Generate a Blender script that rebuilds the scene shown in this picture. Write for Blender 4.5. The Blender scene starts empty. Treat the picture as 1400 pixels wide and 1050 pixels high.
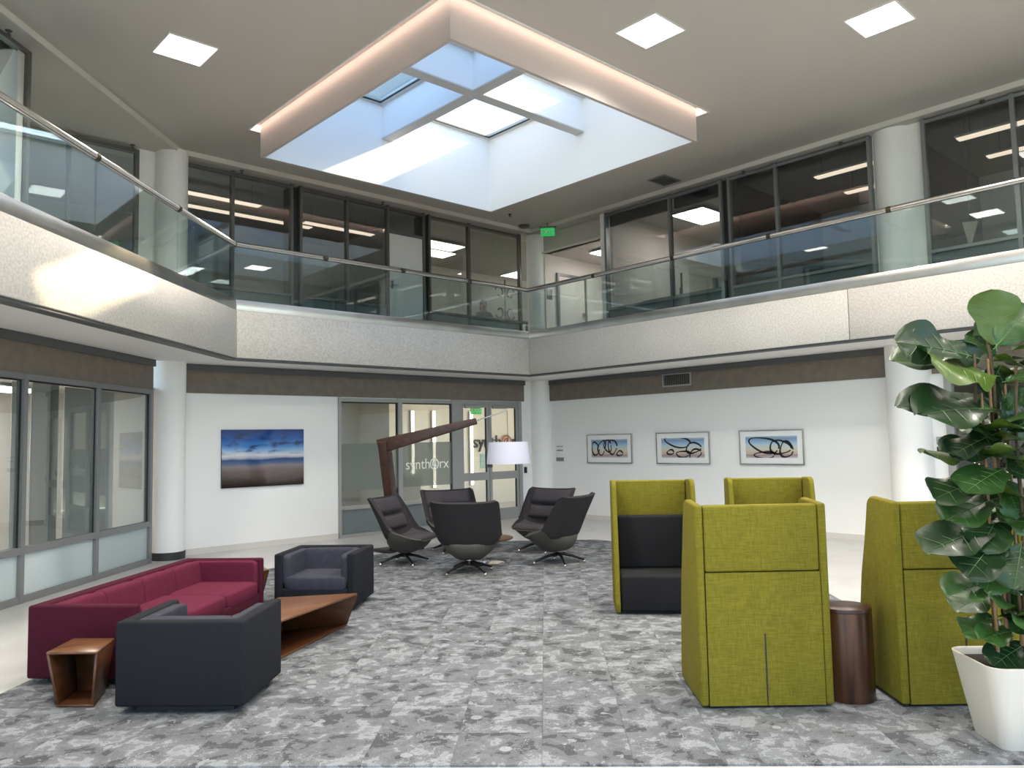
import bpy, bmesh, math, random
from math import sin, cos, pi, radians, sqrt
from mathutils import Vector, Matrix
random.seed(7)
S2 = sqrt(0.5)
C = bpy.context.scene.collection
SC = bpy.context.scene

# ------------------------------------------------------------------ camera, sky, sun, exposure
F, YAW, PIT, ROL, CAMH = 1075.5, radians(47.342), radians(4.136), radians(1.185), 1.75
fw = Vector((cos(YAW)*cos(PIT), sin(YAW)*cos(PIT), sin(PIT)))
r0 = Vector((sin(YAW), -cos(YAW), 0)); d0 = fw.cross(r0)
rt = cos(ROL)*r0 + sin(ROL)*d0; dn = -sin(ROL)*r0 + cos(ROL)*d0
cd = bpy.data.cameras.new('camera'); cam = bpy.data.objects.new('camera', cd); C.objects.link(cam)
cam.matrix_world = Matrix(((rt.x, -dn.x, -fw.x, 0), (rt.y, -dn.y, -fw.y, 0), (rt.z, -dn.z, -fw.z, CAMH), (0, 0, 0, 1)))
cd.sensor_width = 36; cd.lens = F/1400*36; cd.clip_start = 0.05; cd.clip_end = 200
SC.camera = cam
W = bpy.data.worlds.new('sky'); SC.world = W; W.use_nodes = True
wn = W.node_tree.nodes; wl = W.node_tree.links
bgn = wn['Background']; sky = wn.new('ShaderNodeTexSky'); sky.sky_type = 'HOSEK_WILKIE'
SUND = Vector((-1, 0.25, -0.60)).normalized()
sky.sun_direction = -SUND; sky.turbidity = 3.8; sky.ground_albedo = 0.4
wl.new(sky.outputs[0], bgn.inputs[0]); bgn.inputs[1].default_value = 4.4
sl = bpy.data.lights.new('sun', 'SUN'); sl.energy = 2.3; sl.angle = radians(1.2); sl.color = (1, .80, .52)
so = bpy.data.objects.new('sun', sl); C.objects.link(so); so.rotation_euler = SUND.to_track_quat('-Z', 'Y').to_euler(); so.location = (12, 6, 12)
SC.view_settings.view_transform = 'Standard'; SC.view_settings.look = 'None'
SC.view_settings.exposure = 2.42; SC.view_settings.gamma = 1.0
SC.cycles.use_denoising = True
SC.cycles.max_bounces = 10; SC.cycles.diffuse_bounces = 5; SC.cycles.glossy_bounces = 5; SC.cycles.transparent_max_bounces = 24
SC.cycles.sample_clamp_indirect = 6.0
SC.cycles.caustics_reflective = False; SC.cycles.caustics_refractive = False
PANEL = 25.5          # watts of each ceiling panel lamp

# ------------------------------------------------------------------ materials
MT = {}
def node(m, t): return m.node_tree.nodes.new(t)
def mat(name, col, rough=.6, metal=0, spec=.5, bump=0, bscale=60, var=0, vscale=4, coat=0, sheen=0):
    m = bpy.data.materials.new(name); m.use_nodes = True; MT[name] = m
    b = m.node_tree.nodes['Principled BSDF']; L = m.node_tree.links
    b.inputs['Base Color'].default_value = (*col, 1); b.inputs['Roughness'].default_value = rough
    b.inputs['Metallic'].default_value = metal; b.inputs['Specular IOR Level'].default_value = spec
    b.inputs['Coat Weight'].default_value = coat; b.inputs['Sheen Weight'].default_value = sheen
    if bump or var:
        tc = node(m, 'ShaderNodeTexCoord')
    if var:
        n = node(m, 'ShaderNodeTexNoise'); n.inputs['Scale'].default_value = vscale; n.inputs['Detail'].default_value = 5
        L.new(tc.outputs['Object'], n.inputs['Vector'])
        r = node(m, 'ShaderNodeValToRGB')
        r.color_ramp.elements[0].position = .3; r.color_ramp.elements[1].position = .7
        r.color_ramp.elements[0].color = (*[c*(1-var) for c in col], 1); r.color_ramp.elements[1].color = (*[min(1, c*(1+var)) for c in col], 1)
        L.new(n.outputs['Fac'], r.inputs[0]); L.new(r.outputs[0], b.inputs['Base Color'])
    if bump:
        n2 = node(m, 'ShaderNodeTexNoise'); n2.inputs['Scale'].default_value = bscale; n2.inputs['Detail'].default_value = 3
        L.new(tc.outputs['Object'], n2.inputs['Vector'])
        bp = node(m, 'ShaderNodeBump'); bp.inputs['Strength'].default_value = bump; bp.inputs['Distance'].default_value = .01
        L.new(n2.outputs['Fac'], bp.inputs['Height']); L.new(bp.outputs[0], b.inputs['Normal'])
    return m
def emit(name, col, s):
    m = bpy.data.materials.new(name); m.use_nodes = True; MT[name] = m
    b = m.node_tree.nodes['Principled BSDF']
    b.inputs['Base Color'].default_value = (*col, 1); b.inputs['Emission Color'].default_value = (*col, 1); b.inputs['Emission Strength'].default_value = s
    return m
def glass(name, tint, k=1.0, base=0.0, rough=0.0):
    m = bpy.data.materials.new(name); m.use_nodes = True; MT[name] = m
    nt = m.node_tree; nt.nodes.remove(nt.nodes['Principled BSDF']); out = nt.nodes['Material Output']; L = nt.links
    tr = node(m, 'ShaderNodeBsdfTransparent'); tr.inputs[0].default_value = (*tint, 1)
    gl = node(m, 'ShaderNodeBsdfGlossy'); gl.inputs['Roughness'].default_value = rough; gl.inputs['Color'].default_value = (.95, .98, 1, 1)
    lw = node(m, 'ShaderNodeLayerWeight'); lw.inputs[0].default_value = .5
    pw = node(m, 'ShaderNodeMath'); pw.operation = 'POWER'; pw.inputs[1].default_value = 5; L.new(lw.outputs['Facing'], pw.inputs[0])
    fr = node(m, 'ShaderNodeMath'); fr.operation = 'MULTIPLY_ADD'; fr.inputs[1].default_value = .96; fr.inputs[2].default_value = .04; L.new(pw.outputs[0], fr.inputs[0])
    ma = node(m, 'ShaderNodeMath'); ma.operation = 'MULTIPLY_ADD'; ma.inputs[1].default_value = k; ma.inputs[2].default_value = base; ma.use_clamp = True
    mx = node(m, 'ShaderNodeMixShader')
    L.new(fr.outputs[0], ma.inputs[0]); L.new(ma.outputs[0], mx.inputs[0]); L.new(tr.outputs[0], mx.inputs[1]); L.new(gl.outputs[0], mx.inputs[2]); L.new(mx.outputs[0], out.inputs[0])
    return m
def film(name, col, t, trans=(1, 1, 1)):
    m = bpy.data.materials.new(name); m.use_nodes = True; MT[name] = m
    nt = m.node_tree; b = nt.nodes['Principled BSDF']; out = nt.nodes['Material Output']; L = nt.links
    b.inputs['Base Color'].default_value = (*col, 1); b.inputs['Roughness'].default_value = .35
    tr = node(m, 'ShaderNodeBsdfTransparent'); tr.inputs[0].default_value = (*trans, 1); tl = node(m, 'ShaderNodeBsdfTranslucent'); tl.inputs[0].default_value = (*col, 1)
    mx = node(m, 'ShaderNodeMixShader'); mx.inputs[0].default_value = t
    m2 = node(m, 'ShaderNodeMixShader'); m2.inputs[0].default_value = .45
    L.new(b.outputs[0], m2.inputs[1]); L.new(tl.outputs[0], m2.inputs[2])
    L.new(m2.outputs[0], mx.inputs[1]); L.new(tr.outputs[0], mx.inputs[2]); L.new(mx.outputs[0], out.inputs[0])
    return m
def wood(name, a, b_, scale=1.0, rough=.35, axis='X'):
    m = mat(name, a, rough); bs = m.node_tree.nodes['Principled BSDF']; L = m.node_tree.links
    tc = node(m, 'ShaderNodeTexCoord'); mp = node(m, 'ShaderNodeMapping')
    mp.inputs['Scale'].default_value = {'X': (1.2*scale, 14*scale, 14*scale), 'Z': (14*scale, 14*scale, 1.2*scale), 'Y': (14*scale, 1.2*scale, 14*scale)}[axis]
    n = node(m, 'ShaderNodeTexNoise'); n.inputs['Scale'].default_value = 1.0; n.inputs['Detail'].default_value = 6; n.inputs['Distortion'].default_value = .6
    r = node(m, 'ShaderNodeValToRGB'); r.color_ramp.elements[0].position = .32; r.color_ramp.elements[1].position = .68
    r.color_ramp.elements[0].color = (*a, 1); r.color_ramp.elements[1].color = (*b_, 1)
    L.new(tc.outputs['Object'], mp.inputs[0]); L.new(mp.outputs[0], n.inputs['Vector']); L.new(n.outputs['Fac'], r.inputs[0]); L.new(r.outputs[0], bs.inputs['Base Color'])
    return m
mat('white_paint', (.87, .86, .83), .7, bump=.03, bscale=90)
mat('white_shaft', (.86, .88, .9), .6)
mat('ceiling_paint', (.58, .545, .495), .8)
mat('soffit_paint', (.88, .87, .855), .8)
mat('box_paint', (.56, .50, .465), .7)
mat('beam_paint', (.58, .58, .57), .6)
mat('trim_paint', (.66, .63, .58), .7)
mat('taupe', (.175, .145, .115), .8, var=.12, vscale=7, bump=.1, bscale=120)
mat('channel', (.085, .087, .09), .5)
mat('frame', (.235, .24, .24), .38, .35)
mat('frame_dark', (.13, .125, .115), .4, .35)
mat('frame_light', (.36, .36, .345), .38, .35)
mat('black', (.012, .012, .012), .5)
mat('rubber_base', (.03, .03, .03), .5)
mat('steel', (.62, .6, .57), .22, 1)
mat('steel_cap', (.58, .56, .53), .3, 1, var=.1, vscale=2)
mat('collar', (.10, .085, .06), .35, .8)
mat('chrome', (.75, .75, .76), .08, 1)
mat('dark_leg', (.02, .02, .02), .3, .6)
mat('maroon', (.055, .0052, .0165), .9, spec=.2, var=.1, vscale=40, bump=.15, bscale=300)
mat('maroon_cushion', (.112, .0135, .036), .9, spec=.2, var=.12, vscale=30, bump=.2, bscale=200)
mat('charcoal', (.0125, .0135, .0175), .9, spec=.2, var=.1, vscale=40, bump=.15, bscale=300)
mat('charcoal_cushion', (.042, .044, .060), .9, spec=.2, var=.15, vscale=14, bump=.25, bscale=120)
mat('chair_fabric', (.034, .030, .032), .9, spec=.2, var=.1, vscale=60, bump=.15, bscale=350)
mat('chair_cushion', (.056, .050, .057), .9, spec=.2, var=.1, vscale=60, bump=.15, bscale=350)
mat('chair_shell', (.075, .069, .058), .6, var=.05)
mat('pod_seat', (.0125, .0125, .014), .9, spec=.2, bump=.1, bscale=300)
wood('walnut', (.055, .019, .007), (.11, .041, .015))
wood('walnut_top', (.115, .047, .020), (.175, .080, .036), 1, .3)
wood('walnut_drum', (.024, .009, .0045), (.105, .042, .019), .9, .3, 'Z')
wood('walnut_lamp', (.028, .010, .0065), (.062, .022, .013), 1, .4)
mat('pot', (.58, .54, .48), .35)
mat('soil', (.018, .013, .010), .95, bump=1, bscale=60, var=.5, vscale=90)
mat('stem', (.10, .062, .028), .7, var=.3, vscale=20)
mat('cane', (.26, .145, .06), .6, var=.2, vscale=20)
film('shade', (.90, .90, .97), .0)
mat('print_white', (.82, .82, .80), .6)
mat('ink', (.012, .011, .012), .6)
mat('letter_dark', (.05, .028, .022), .5); mat('letter_orange', (.42, .12, .05), .5)
mat('office_dark', (.27, .25, .225), .8); mat('office_mid', (.46, .44, .41), .8); mat('office_light', (.72, .66, .62), .8)
mat('office_floor', (.10, .10, .11), .9)
mat('reception_wall', (.76, .72, .67), .8)
mat('door_white', (.62, .61, .59), .5)
mat('desk', (.30, .30, .30), .5); mat('navy', (.02, .026, .05), .8)
mat('paper', (.75, .72, .62), .7); mat('mint', (.36, .55, .50), .6)
mat('skin', (.42, .25, .18), .6); mat('hair', (.02, .014, .01), .6); mat('shirt', (.05, .05, .055), .9)
mat('roof', (.35, .35, .34), .9)
emit('panel', (1, .95, .88), 1.2)
emit('cove', (1, .78, .68), 1.3)
emit('troffer', (1, .93, .82), 1.0); emit('troffer_white', (1, .97, .92), 2.5); emit('lounge_fill', (1, .95, .88), 3.6); emit('pendant', (1, .82, .66), .24)
emit('strip_light', (1, .93, .78), 1.0)
emit('exit_green', (.03, .62, .14), .08); mat('exit_letter', (.70, .9, .74), .5)
emit('fairy', (1, .85, .65), .7)
glass('rail_glass', (.87, .94, .935), 1.3, .04)
glass('office_glass', (.86, .87, .86), 1.2, .03)
glass('left_glass', (.80, .85, .85), 1.2, .05)
glass('door_glass', (.93, .94, .92), 1.0, .01)
glass('roof_glass', (.95, .97, .97), .6)
film('frost_blue', (.66, .74, .76), .12)
film('frost_grey', (.30, .345, .355), .08)
film('frost_clear', (.36, .40, .365), .36)
film('frost_up', (.22, .27, .28), .25)
def concrete():
    m = mat('concrete', (.5, .46, .4), .85); b = m.node_tree.nodes['Principled BSDF']; L = m.node_tree.links
    tc = node(m, 'ShaderNodeTexCoord')
    n = node(m, 'ShaderNodeTexNoise'); n.inputs['Scale'].default_value = 38; n.inputs['Detail'].default_value = 4
    v = node(m, 'ShaderNodeTexNoise'); v.inputs['Scale'].default_value = 1.6; v.inputs['Detail'].default_value = 3
    r = node(m, 'ShaderNodeValToRGB'); r.color_ramp.elements[0].position = .33; r.color_ramp.elements[1].position = .62
    r.color_ramp.elements[0].color = (.53, .50, .46, 1); r.color_ramp.elements[1].color = (.67, .64, .60, 1)
    r2 = node(m, 'ShaderNodeValToRGB'); r2.color_ramp.elements[0].color = (.86, .85, .84, 1); r2.color_ramp.elements[1].color = (1, 1, 1, 1)
    mx = node(m, 'ShaderNodeMix'); mx.data_type = 'RGBA'; mx.blend_type = 'MULTIPLY'; mx.inputs[0].default_value = 1
    L.new(tc.outputs['Object'], n.inputs['Vector']); L.new(tc.outputs['Object'], v.inputs['Vector'])
    L.new(n.outputs['Fac'], r.inputs[0]); L.new(v.outputs['Fac'], r2.inputs[0]); L.new(r.outputs[0], mx.inputs[6]); L.new(r2.outputs[0], mx.inputs[7]); L.new(mx.outputs[2], b.inputs['Base Color'])
    bp = node(m, 'ShaderNodeBump'); bp.inputs['Strength'].default_value = .25; bp.inputs['Distance'].default_value = .004
    L.new(n.outputs['Fac'], bp.inputs['Height']); L.new(bp.outputs[0], b.inputs['Normal'])
concrete()
def carpet_mat():
    m = mat('carpet', (.2, .2, .2), .95, spec=.1); b = m.node_tree.nodes['Principled BSDF']; L = m.node_tree.links
    tc = node(m, 'ShaderNodeTexCoord'); oi = node(m, 'ShaderNodeObjectInfo')
    ml = node(m, 'ShaderNodeVectorMath'); ml.operation = 'MULTIPLY_ADD'; ml.inputs[1].default_value = (1, 1, 1)
    sc = node(m, 'ShaderNodeVectorMath'); sc.operation = 'SCALE'; sc.inputs[0].default_value = (37, 91, 53); L.new(oi.outputs['Random'], sc.inputs['Scale'])
    L.new(tc.outputs['Object'], ml.inputs[0]); L.new(sc.outputs[0], ml.inputs[2])
    def noise(scale, det, rough, dist=0, off=0):
        n = node(m, 'ShaderNodeTexNoise'); n.inputs['Scale'].default_value = scale; n.inputs['Detail'].default_value = det; n.inputs['Roughness'].default_value = rough; n.inputs['Distortion'].default_value = dist
        mp = node(m, 'ShaderNodeMapping'); mp.inputs['Location'].default_value = (off, off*.7, 0); L.new(ml.outputs[0], mp.inputs[0]); L.new(mp.outputs[0], n.inputs['Vector']); return n
    def ramp(src, cols, inter='CONSTANT'):
        r = node(m, 'ShaderNodeValToRGB'); r.color_ramp.interpolation = inter
        while len(r.color_ramp.elements) < len(cols): r.color_ramp.elements.new(.5)
        for e, (p, c) in zip(r.color_ramp.elements, cols): e.position = p; e.color = (c*.83, c*.855, c*.885, 1)
        L.new(src, r.inputs[0]); return r
    def mix(f, a, c, bt='MIX'):
        x = node(m, 'ShaderNodeMix'); x.data_type = 'RGBA'; x.blend_type = bt
        if isinstance(f, float): x.inputs[0].default_value = f
        else: L.new(f, x.inputs[0])
        L.new(a, x.inputs[6])
        if isinstance(c, tuple): x.inputs[7].default_value = c
        else: L.new(c, x.inputs[7])
        return x.outputs[2]
    base = ramp(noise(5.5, 7, .58, .25).outputs['Fac'], [(0, .105), (.425, .185), (.50, .215), (.555, .335), (.63, .26)])
    # ragged light and mid patches laid over
    over = ramp(noise(7.5, 5, .55, .5, 13).outputs['Fac'], [(0, 0), (.585, 1)])
    col = mix(over.outputs[0], base.outputs[0], (.185, .19, .198, 1))
    over2 = ramp(noise(6.5, 6, .6, .4, 41).outputs['Fac'], [(0, 0), (.62, 1)])
    col = mix(over2.outputs[0], col, (.305, .315, .328, 1))
    # round spots
    v = node(m, 'ShaderNodeTexVoronoi'); v.inputs['Scale'].default_value = 5.5; L.new(ml.outputs[0], v.inputs['Vector'])
    sp = ramp(v.outputs['Distance'], [(0, 1), (.20, 0)])
    sep = node(m, 'ShaderNodeSeparateColor'); L.new(v.outputs['Color'], sep.inputs[0])
    gt = node(m, 'ShaderNodeMath'); gt.operation = 'GREATER_THAN'; gt.inputs[1].default_value = .62; L.new(sep.outputs[0], gt.inputs[0])
    mu = node(m, 'ShaderNodeMath'); mu.operation = 'MULTIPLY'; L.new(gt.outputs[0], mu.inputs[0]); L.new(sp.outputs[0], mu.inputs[1])
    rr = ramp(sep.outputs[1], [(0, .22), (1, .41)], 'LINEAR')
    col = mix(mu.outputs[0], col, rr.outputs[0])
    # thin pale squiggles
    sq = ramp(noise(9, 4, .5, 1.2, 77).outputs['Fac'], [(0, 0), (.487, 1), (.502, 0)]); gate = ramp(noise(2.5, 1, .5, 0, 5).outputs['Fac'], [(0, 0), (.56, 1)])
    g2 = node(m, 'ShaderNodeMath'); g2.operation = 'MULTIPLY'; L.new(sq.outputs[0], g2.inputs[0]); L.new(gate.outputs[0], g2.inputs[1])
    col = mix(g2.outputs[0], col, (.365, .375, .39, 1))
    g = node(m, 'ShaderNodeTexNoise'); g.inputs['Scale'].default_value = 150; g.inputs['Detail'].default_value = 3; L.new(tc.outputs['Object'], g.inputs['Vector'])
    gr = ramp(g.outputs['Fac'], [(.3, .74), (.7, 1.22)], 'LINEAR')
    col = mix(1.0, col, gr.outputs[0], 'MULTIPLY')
    L.new(col, b.inputs['Base Color'])
    bp = node(m, 'ShaderNodeBump'); bp.inputs['Strength'].default_value = .3; bp.inputs['Distance'].default_value = .004
    L.new(g.outputs['Fac'], bp.inputs['Height']); L.new(bp.outputs[0], b.inputs['Normal'])
carpet_mat()
def floor_mat():
    m = mat('floor_stone', (.6, .6, .57), .28); b = m.node_tree.nodes['Principled BSDF']; L = m.node_tree.links
    tc = node(m, 'ShaderNodeTexCoord'); n = node(m, 'ShaderNodeTexNoise'); n.inputs['Scale'].default_value = 1.3; n.inputs['Detail'].default_value = 8; n.inputs['Distortion'].default_value = 1.0
    r = node(m, 'ShaderNodeValToRGB'); r.color_ramp.elements[0].position = .3; r.color_ramp.elements[1].position = .7
    r.color_ramp.elements[0].color = (.46, .45, .435, 1); r.color_ramp.elements[1].color = (.56, .55, .54, 1)
    L.new(tc.outputs['Object'], n.inputs['Vector']); L.new(n.outputs['Fac'], r.inputs[0]); L.new(r.outputs[0], b.inputs['Base Color'])
floor_mat()
def pod_mat():
    m = mat('green_fabric', (.2, .2, .02), .9, spec=.2); b = m.node_tree.nodes['Principled BSDF']; L = m.node_tree.links
    tc = node(m, 'ShaderNodeTexCoord')
    fs = []
    for sc in ((260, 260, 14), (14, 14, 260)):
        mp = node(m, 'ShaderNodeMapping'); mp.inputs['Scale'].default_value = sc; n = node(m, 'ShaderNodeTexNoise'); n.inputs['Scale'].default_value = 1; n.inputs['Detail'].default_value = 3
        L.new(tc.outputs['Object'], mp.inputs[0]); L.new(mp.outputs[0], n.inputs['Vector']); fs.append(n)
    ad = node(m, 'ShaderNodeMath'); ad.operation = 'ADD'; L.new(fs[0].outputs['Fac'], ad.inputs[0]); L.new(fs[1].outputs['Fac'], ad.inputs[1])
    r = node(m, 'ShaderNodeValToRGB'); r.color_ramp.elements[0].position = .38; r.color_ramp.elements[1].position = .64
    r.color_ramp.elements[0].color = (.132, .112, .010, 1); r.color_ramp.elements[1].color = (.208, .180, .020, 1)
    hv = node(m, 'ShaderNodeMath'); hv.operation = 'MULTIPLY'; hv.inputs[1].default_value = .5; L.new(ad.outputs[0], hv.inputs[0])
    L.new(hv.outputs[0], r.inputs[0]); L.new(r.outputs[0], b.inputs['Base Color'])
    bp = node(m, 'ShaderNodeBump'); bp.inputs['Strength'].default_value = .15; bp.inputs['Distance'].default_value = .003
    L.new(hv.outputs[0], bp.inputs['Height']); L.new(bp.outputs[0], b.inputs['Normal'])
pod_mat()
def gradient_mat(name, stops, zlo, zhi, namt=.1, nscale=(2, 2, 8), rough=.3, clouds=False):
    """printed picture: colour bands by height on the sheet, broken up by stretched noise"""
    m = mat(name, (.5, .5, .5), rough); b = m.node_tree.nodes['Principled BSDF']; L = m.node_tree.links
    tc = node(m, 'ShaderNodeTexCoord'); sp = node(m, 'ShaderNodeSeparateXYZ'); L.new(tc.outputs['Object'], sp.inputs[0])
    mr = node(m, 'ShaderNodeMapRange'); mr.inputs[1].default_value = zlo; mr.inputs[2].default_value = zhi; L.new(sp.outputs[2], mr.inputs[0])
    mp = node(m, 'ShaderNodeMapping'); mp.inputs['Scale'].default_value = nscale; L.new(tc.outputs['Object'], mp.inputs[0])
    n = node(m, 'ShaderNodeTexNoise'); n.inputs['Scale'].default_value = 1; n.inputs['Detail'].default_value = 5; L.new(mp.outputs[0], n.inputs['Vector'])
    ma = node(m, 'ShaderNodeMath'); ma.operation = 'MULTIPLY_ADD'; ma.inputs[1].default_value = namt; L.new(n.outputs['Fac'], ma.inputs[0])
    sb = node(m, 'ShaderNodeMath'); sb.operation = 'SUBTRACT'; sb.inputs[1].default_value = namt*.5; L.new(mr.outputs[0], sb.inputs[0]); L.new(sb.outputs[0], ma.inputs[2])
    r = node(m, 'ShaderNodeValToRGB')
    while len(r.color_ramp.elements) < len(stops): r.color_ramp.elements.new(.5)
    for e, (p, c) in zip(r.color_ramp.elements, stops): e.position = p; e.color = (*c, 1)
    L.new(ma.outputs[0], r.inputs[0]); L.new(r.outputs[0], b.inputs['Base Color'])
    if clouds:
        mp2 = node(m, 'ShaderNodeMapping'); mp2.inputs['Scale'].default_value = (2.6, 1, 8); L.new(tc.outputs['Object'], mp2.inputs[0])
        n2 = node(m, 'ShaderNodeTexNoise'); n2.inputs['Scale'].default_value = 1.3; n2.inputs['Detail'].default_value = 6; L.new(mp2.outputs[0], n2.inputs['Vector'])
        c2 = node(m, 'ShaderNodeValToRGB'); c2.color_ramp.elements[0].position = .50; c2.color_ramp.elements[1].position = .62; L.new(n2.outputs['Fac'], c2.inputs[0])
        zm = node(m, 'ShaderNodeMapRange'); zm.inputs[1].default_value = .04; zm.inputs[2].default_value = .12; zm.inputs[3].default_value = 0; zm.inputs[4].default_value = .85; L.new(sp.outputs[2], zm.inputs[0])
        mu = node(m, 'ShaderNodeMath'); mu.operation = 'MULTIPLY'; L.new(c2.outputs[0], mu.inputs[0]); L.new(zm.outputs[0], mu.inputs[1])
        mx = node(m, 'ShaderNodeMix'); mx.data_type = 'RGBA'; mx.inputs[7].default_value = (.02, .035, .10, 1); L.new(mu.outputs[0], mx.inputs[0]); L.new(r.outputs[0], mx.inputs[6]); L.new(mx.outputs[2], b.inputs['Base Color'])
    return m
gradient_mat('beach_print', [(0, (.025, .018, .016)), (.1, (.06, .042, .036)), (.28, (.15, .11, .10)), (.37, (.22, .19, .20)), (.42, (.07, .12, .25)), (.475, (.02, .07, .20)), (.505, (.45, .48, .56)), (.545, (.74, .72, .72)), (.61, (.34, .50, .74)), (.70, (.07, .25, .58)), (.82, (.02, .11, .40)), (1, (.008, .035, .17))], -.5, .5, .11, (1.4, 1, 5), .08, True)
gradient_mat('abstract_print', [(0, (.56, .50, .52)), (.14, (.34, .24, .24)), (.2, (.58, .44, .36)), (.42, (.64, .60, .46)), (.6, (.46, .60, .66)), (.78, (.26, .42, .62)), (.9, (.22, .30, .42)), (1, (.40, .50, .64))], -.19, .20, .16, (2, 2, 7), .4)
def leaf_mat():
    m = mat('leaf', (.02, .06, .015), .42, spec=.4, coat=.05); b = m.node_tree.nodes['Principled BSDF']; L = m.node_tree.links
    oi = node(m, 'ShaderNodeObjectInfo'); geo = node(m, 'ShaderNodeNewGeometry'); tc = node(m, 'ShaderNodeTexCoord')
    r = node(m, 'ShaderNodeValToRGB'); r.color_ramp.elements[0].color = (.008, .028, .008, 1); r.color_ramp.elements[1].color = (.028, .085, .014, 1)
    L.new(oi.outputs['Random'], r.inputs[0])
    mx = node(m, 'ShaderNodeMix'); mx.data_type = 'RGBA'; L.new(geo.outputs['Backfacing'], mx.inputs[0]); L.new(r.outputs[0], mx.inputs[6]); mx.inputs[7].default_value = (.060, .105, .012, 1)
    L.new(mx.outputs[2], b.inputs['Base Color'])
leaf_mat()
mat('leaf_vein', (.10, .19, .06), .4)

# ------------------------------------------------------------------ mesh helpers
class MB:
    def __init__(s): s.v = []; s.f = []
    def add(s, vs, fs):
        o = len(s.v); s.v += [tuple(v) for v in vs]; s.f += [tuple(i+o for i in f) for f in fs]; return s
    def box(s, x0, x1, y0, y1, z0, z1):
        return s.add([(x0, y0, z0), (x1, y0, z0), (x1, y1, z0), (x0, y1, z0), (x0, y0, z1), (x1, y0, z1), (x1, y1, z1), (x0, y1, z1)],
                     [(0, 3, 2, 1), (4, 5, 6, 7), (0, 1, 5, 4), (1, 2, 6, 5), (2, 3, 7, 6), (3, 0, 4, 7)])
    def prism(s, poly, z0, z1):
        n = len(poly)
        a = sum(poly[i][0]*poly[(i+1) % n][1]-poly[(i+1) % n][0]*poly[i][1] for i in range(n))
        if a < 0: poly = poly[::-1]
        return s.add([(*p, z0) for p in poly]+[(*p, z1) for p in poly], [tuple(range(n))[::-1], tuple(range(n, 2*n))]+[(i, (i+1) % n, n+(i+1) % n, n+i) for i in range(n)])
    def hexa(s, b, t):
        """b, t: four bottom and four top points, counter-clockwise from above"""
        return s.add(list(b)+list(t), [(0, 3, 2, 1), (4, 5, 6, 7), (0, 1, 5, 4), (1, 2, 6, 5), (2, 3, 7, 6), (3, 0, 4, 7)])
    def lathe(s, prof, n=24, c=(0, 0)):
        vs = []; fs = []
        for (r, z) in prof:
            for k in range(n): vs.append((c[0]+r*cos(2*pi*k/n), c[1]+r*sin(2*pi*k/n), z))
        m = len(prof)
        for i in range(m-1):
            for k in range(n): fs.append((i*n+k, i*n+(k+1) % n, (i+1)*n+(k+1) % n, (i+1)*n+k))
        fs.append(tuple(range(n))[::-1]); fs.append(tuple((m-1)*n+k for k in range(n)))
        return s.add(vs, fs)
    def tube(s, pts, r, n=10, flat=1.0):
        pts = [Vector(p) for p in pts]; vs = []; fs = []; m = len(pts)
        rr = r if isinstance(r, (list, tuple)) else [r]*m
        up = None
        for i, p in enumerate(pts):
            t = (pts[min(i+1, m-1)]-pts[max(i-1, 0)]).normalized()
            a = Vector((0, 0, 1)) if abs(t.z) < .9 else Vector((1, 0, 0))
            if up is not None: a = up
            x = t.cross(a).normalized(); y = x.cross(t).normalized(); up = y
            for k in range(n): vs.append(p+x*rr[i]*cos(2*pi*k/n)+y*rr[i]*flat*sin(2*pi*k/n))
        for i in range(m-1):
            for k in range(n): fs.append((i*n+k, i*n+(k+1) % n, (i+1)*n+(k+1) % n, (i+1)*n+k))
        fs.append(tuple(range(n))[::-1]); fs.append(tuple((m-1)*n+k for k in range(n)))
        return s.add(vs, fs)
    def super(s, c, a, e=.28, n=14, m=20):
        """cushion: superellipsoid with centre c, half sizes a"""
        sp = lambda v, p: math.copysign(abs(v)**p, v)
        vs = []; fs = []
        for i in range(n+1):
            th = -pi/2+pi*i/n
            for k in range(m):
                ph = 2*pi*k/m
                vs.append((c[0]+a[0]*sp(cos(th), e)*sp(cos(ph), e), c[1]+a[1]*sp(cos(th), e)*sp(sin(ph), e), c[2]+a[2]*sp(sin(th), e*1.7)))
        for i in range(n):
            for k in range(m): fs.append((i*m+k, i*m+(k+1) % m, (i+1)*m+(k+1) % m, (i+1)*m+k))
        return s.add(vs, fs)
    def mesh(s, name, bevel=0, seg=2, smooth=None, angle=30):
        me = bpy.data.meshes.new(name); me.from_pydata(s.v, [], s.f)
        bm = bmesh.new(); bm.from_mesh(me)
        bmesh.ops.remove_doubles(bm, verts=bm.verts, dist=1e-5)
        bmesh.ops.recalc_face_normals(bm, faces=bm.faces)
        if bevel:
            es = [e for e in bm.edges if len(e.link_faces) == 2 and e.calc_face_angle(0) > radians(20)]
            bmesh.ops.bevel(bm, geom=es, offset=bevel, segments=seg, profile=.5, affect='EDGES', clamp_overlap=True)
        if smooth is None: smooth = bevel > 0
        for f in bm.faces: f.smooth = smooth
        if smooth:
            for e in bm.edges:
                e.smooth = not (len(e.link_faces) == 2 and e.calc_face_angle(0) > radians(angle+25))
        bm.to_mesh(me); bm.free(); return me
def obj(name, me, m=None, parent=None, loc=None, rz=0, label=None, kind=None):
    o = bpy.data.objects.new(name, me); C.objects.link(o)
    if m is not None and me is not None:
        me.materials.clear(); me.materials.append(MT[m] if isinstance(m, str) else m)
    if parent is not None: o.parent = parent
    if loc is not None: o.location = loc
    if rz: o.rotation_euler = (0, 0, rz)
    if label: o['label'] = label
    if kind: o['kind'] = kind
    return o
def thing(name, label, cat, loc=(0, 0, 0), rz=0, group=None):
    o = bpy.data.objects.new(name, None); C.objects.link(o); o.empty_display_size = .1
    o.location = loc; o.rotation_euler = (0, 0, rz); o['label'] = label; o['category'] = cat
    if group: o['group'] = group
    return o
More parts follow.
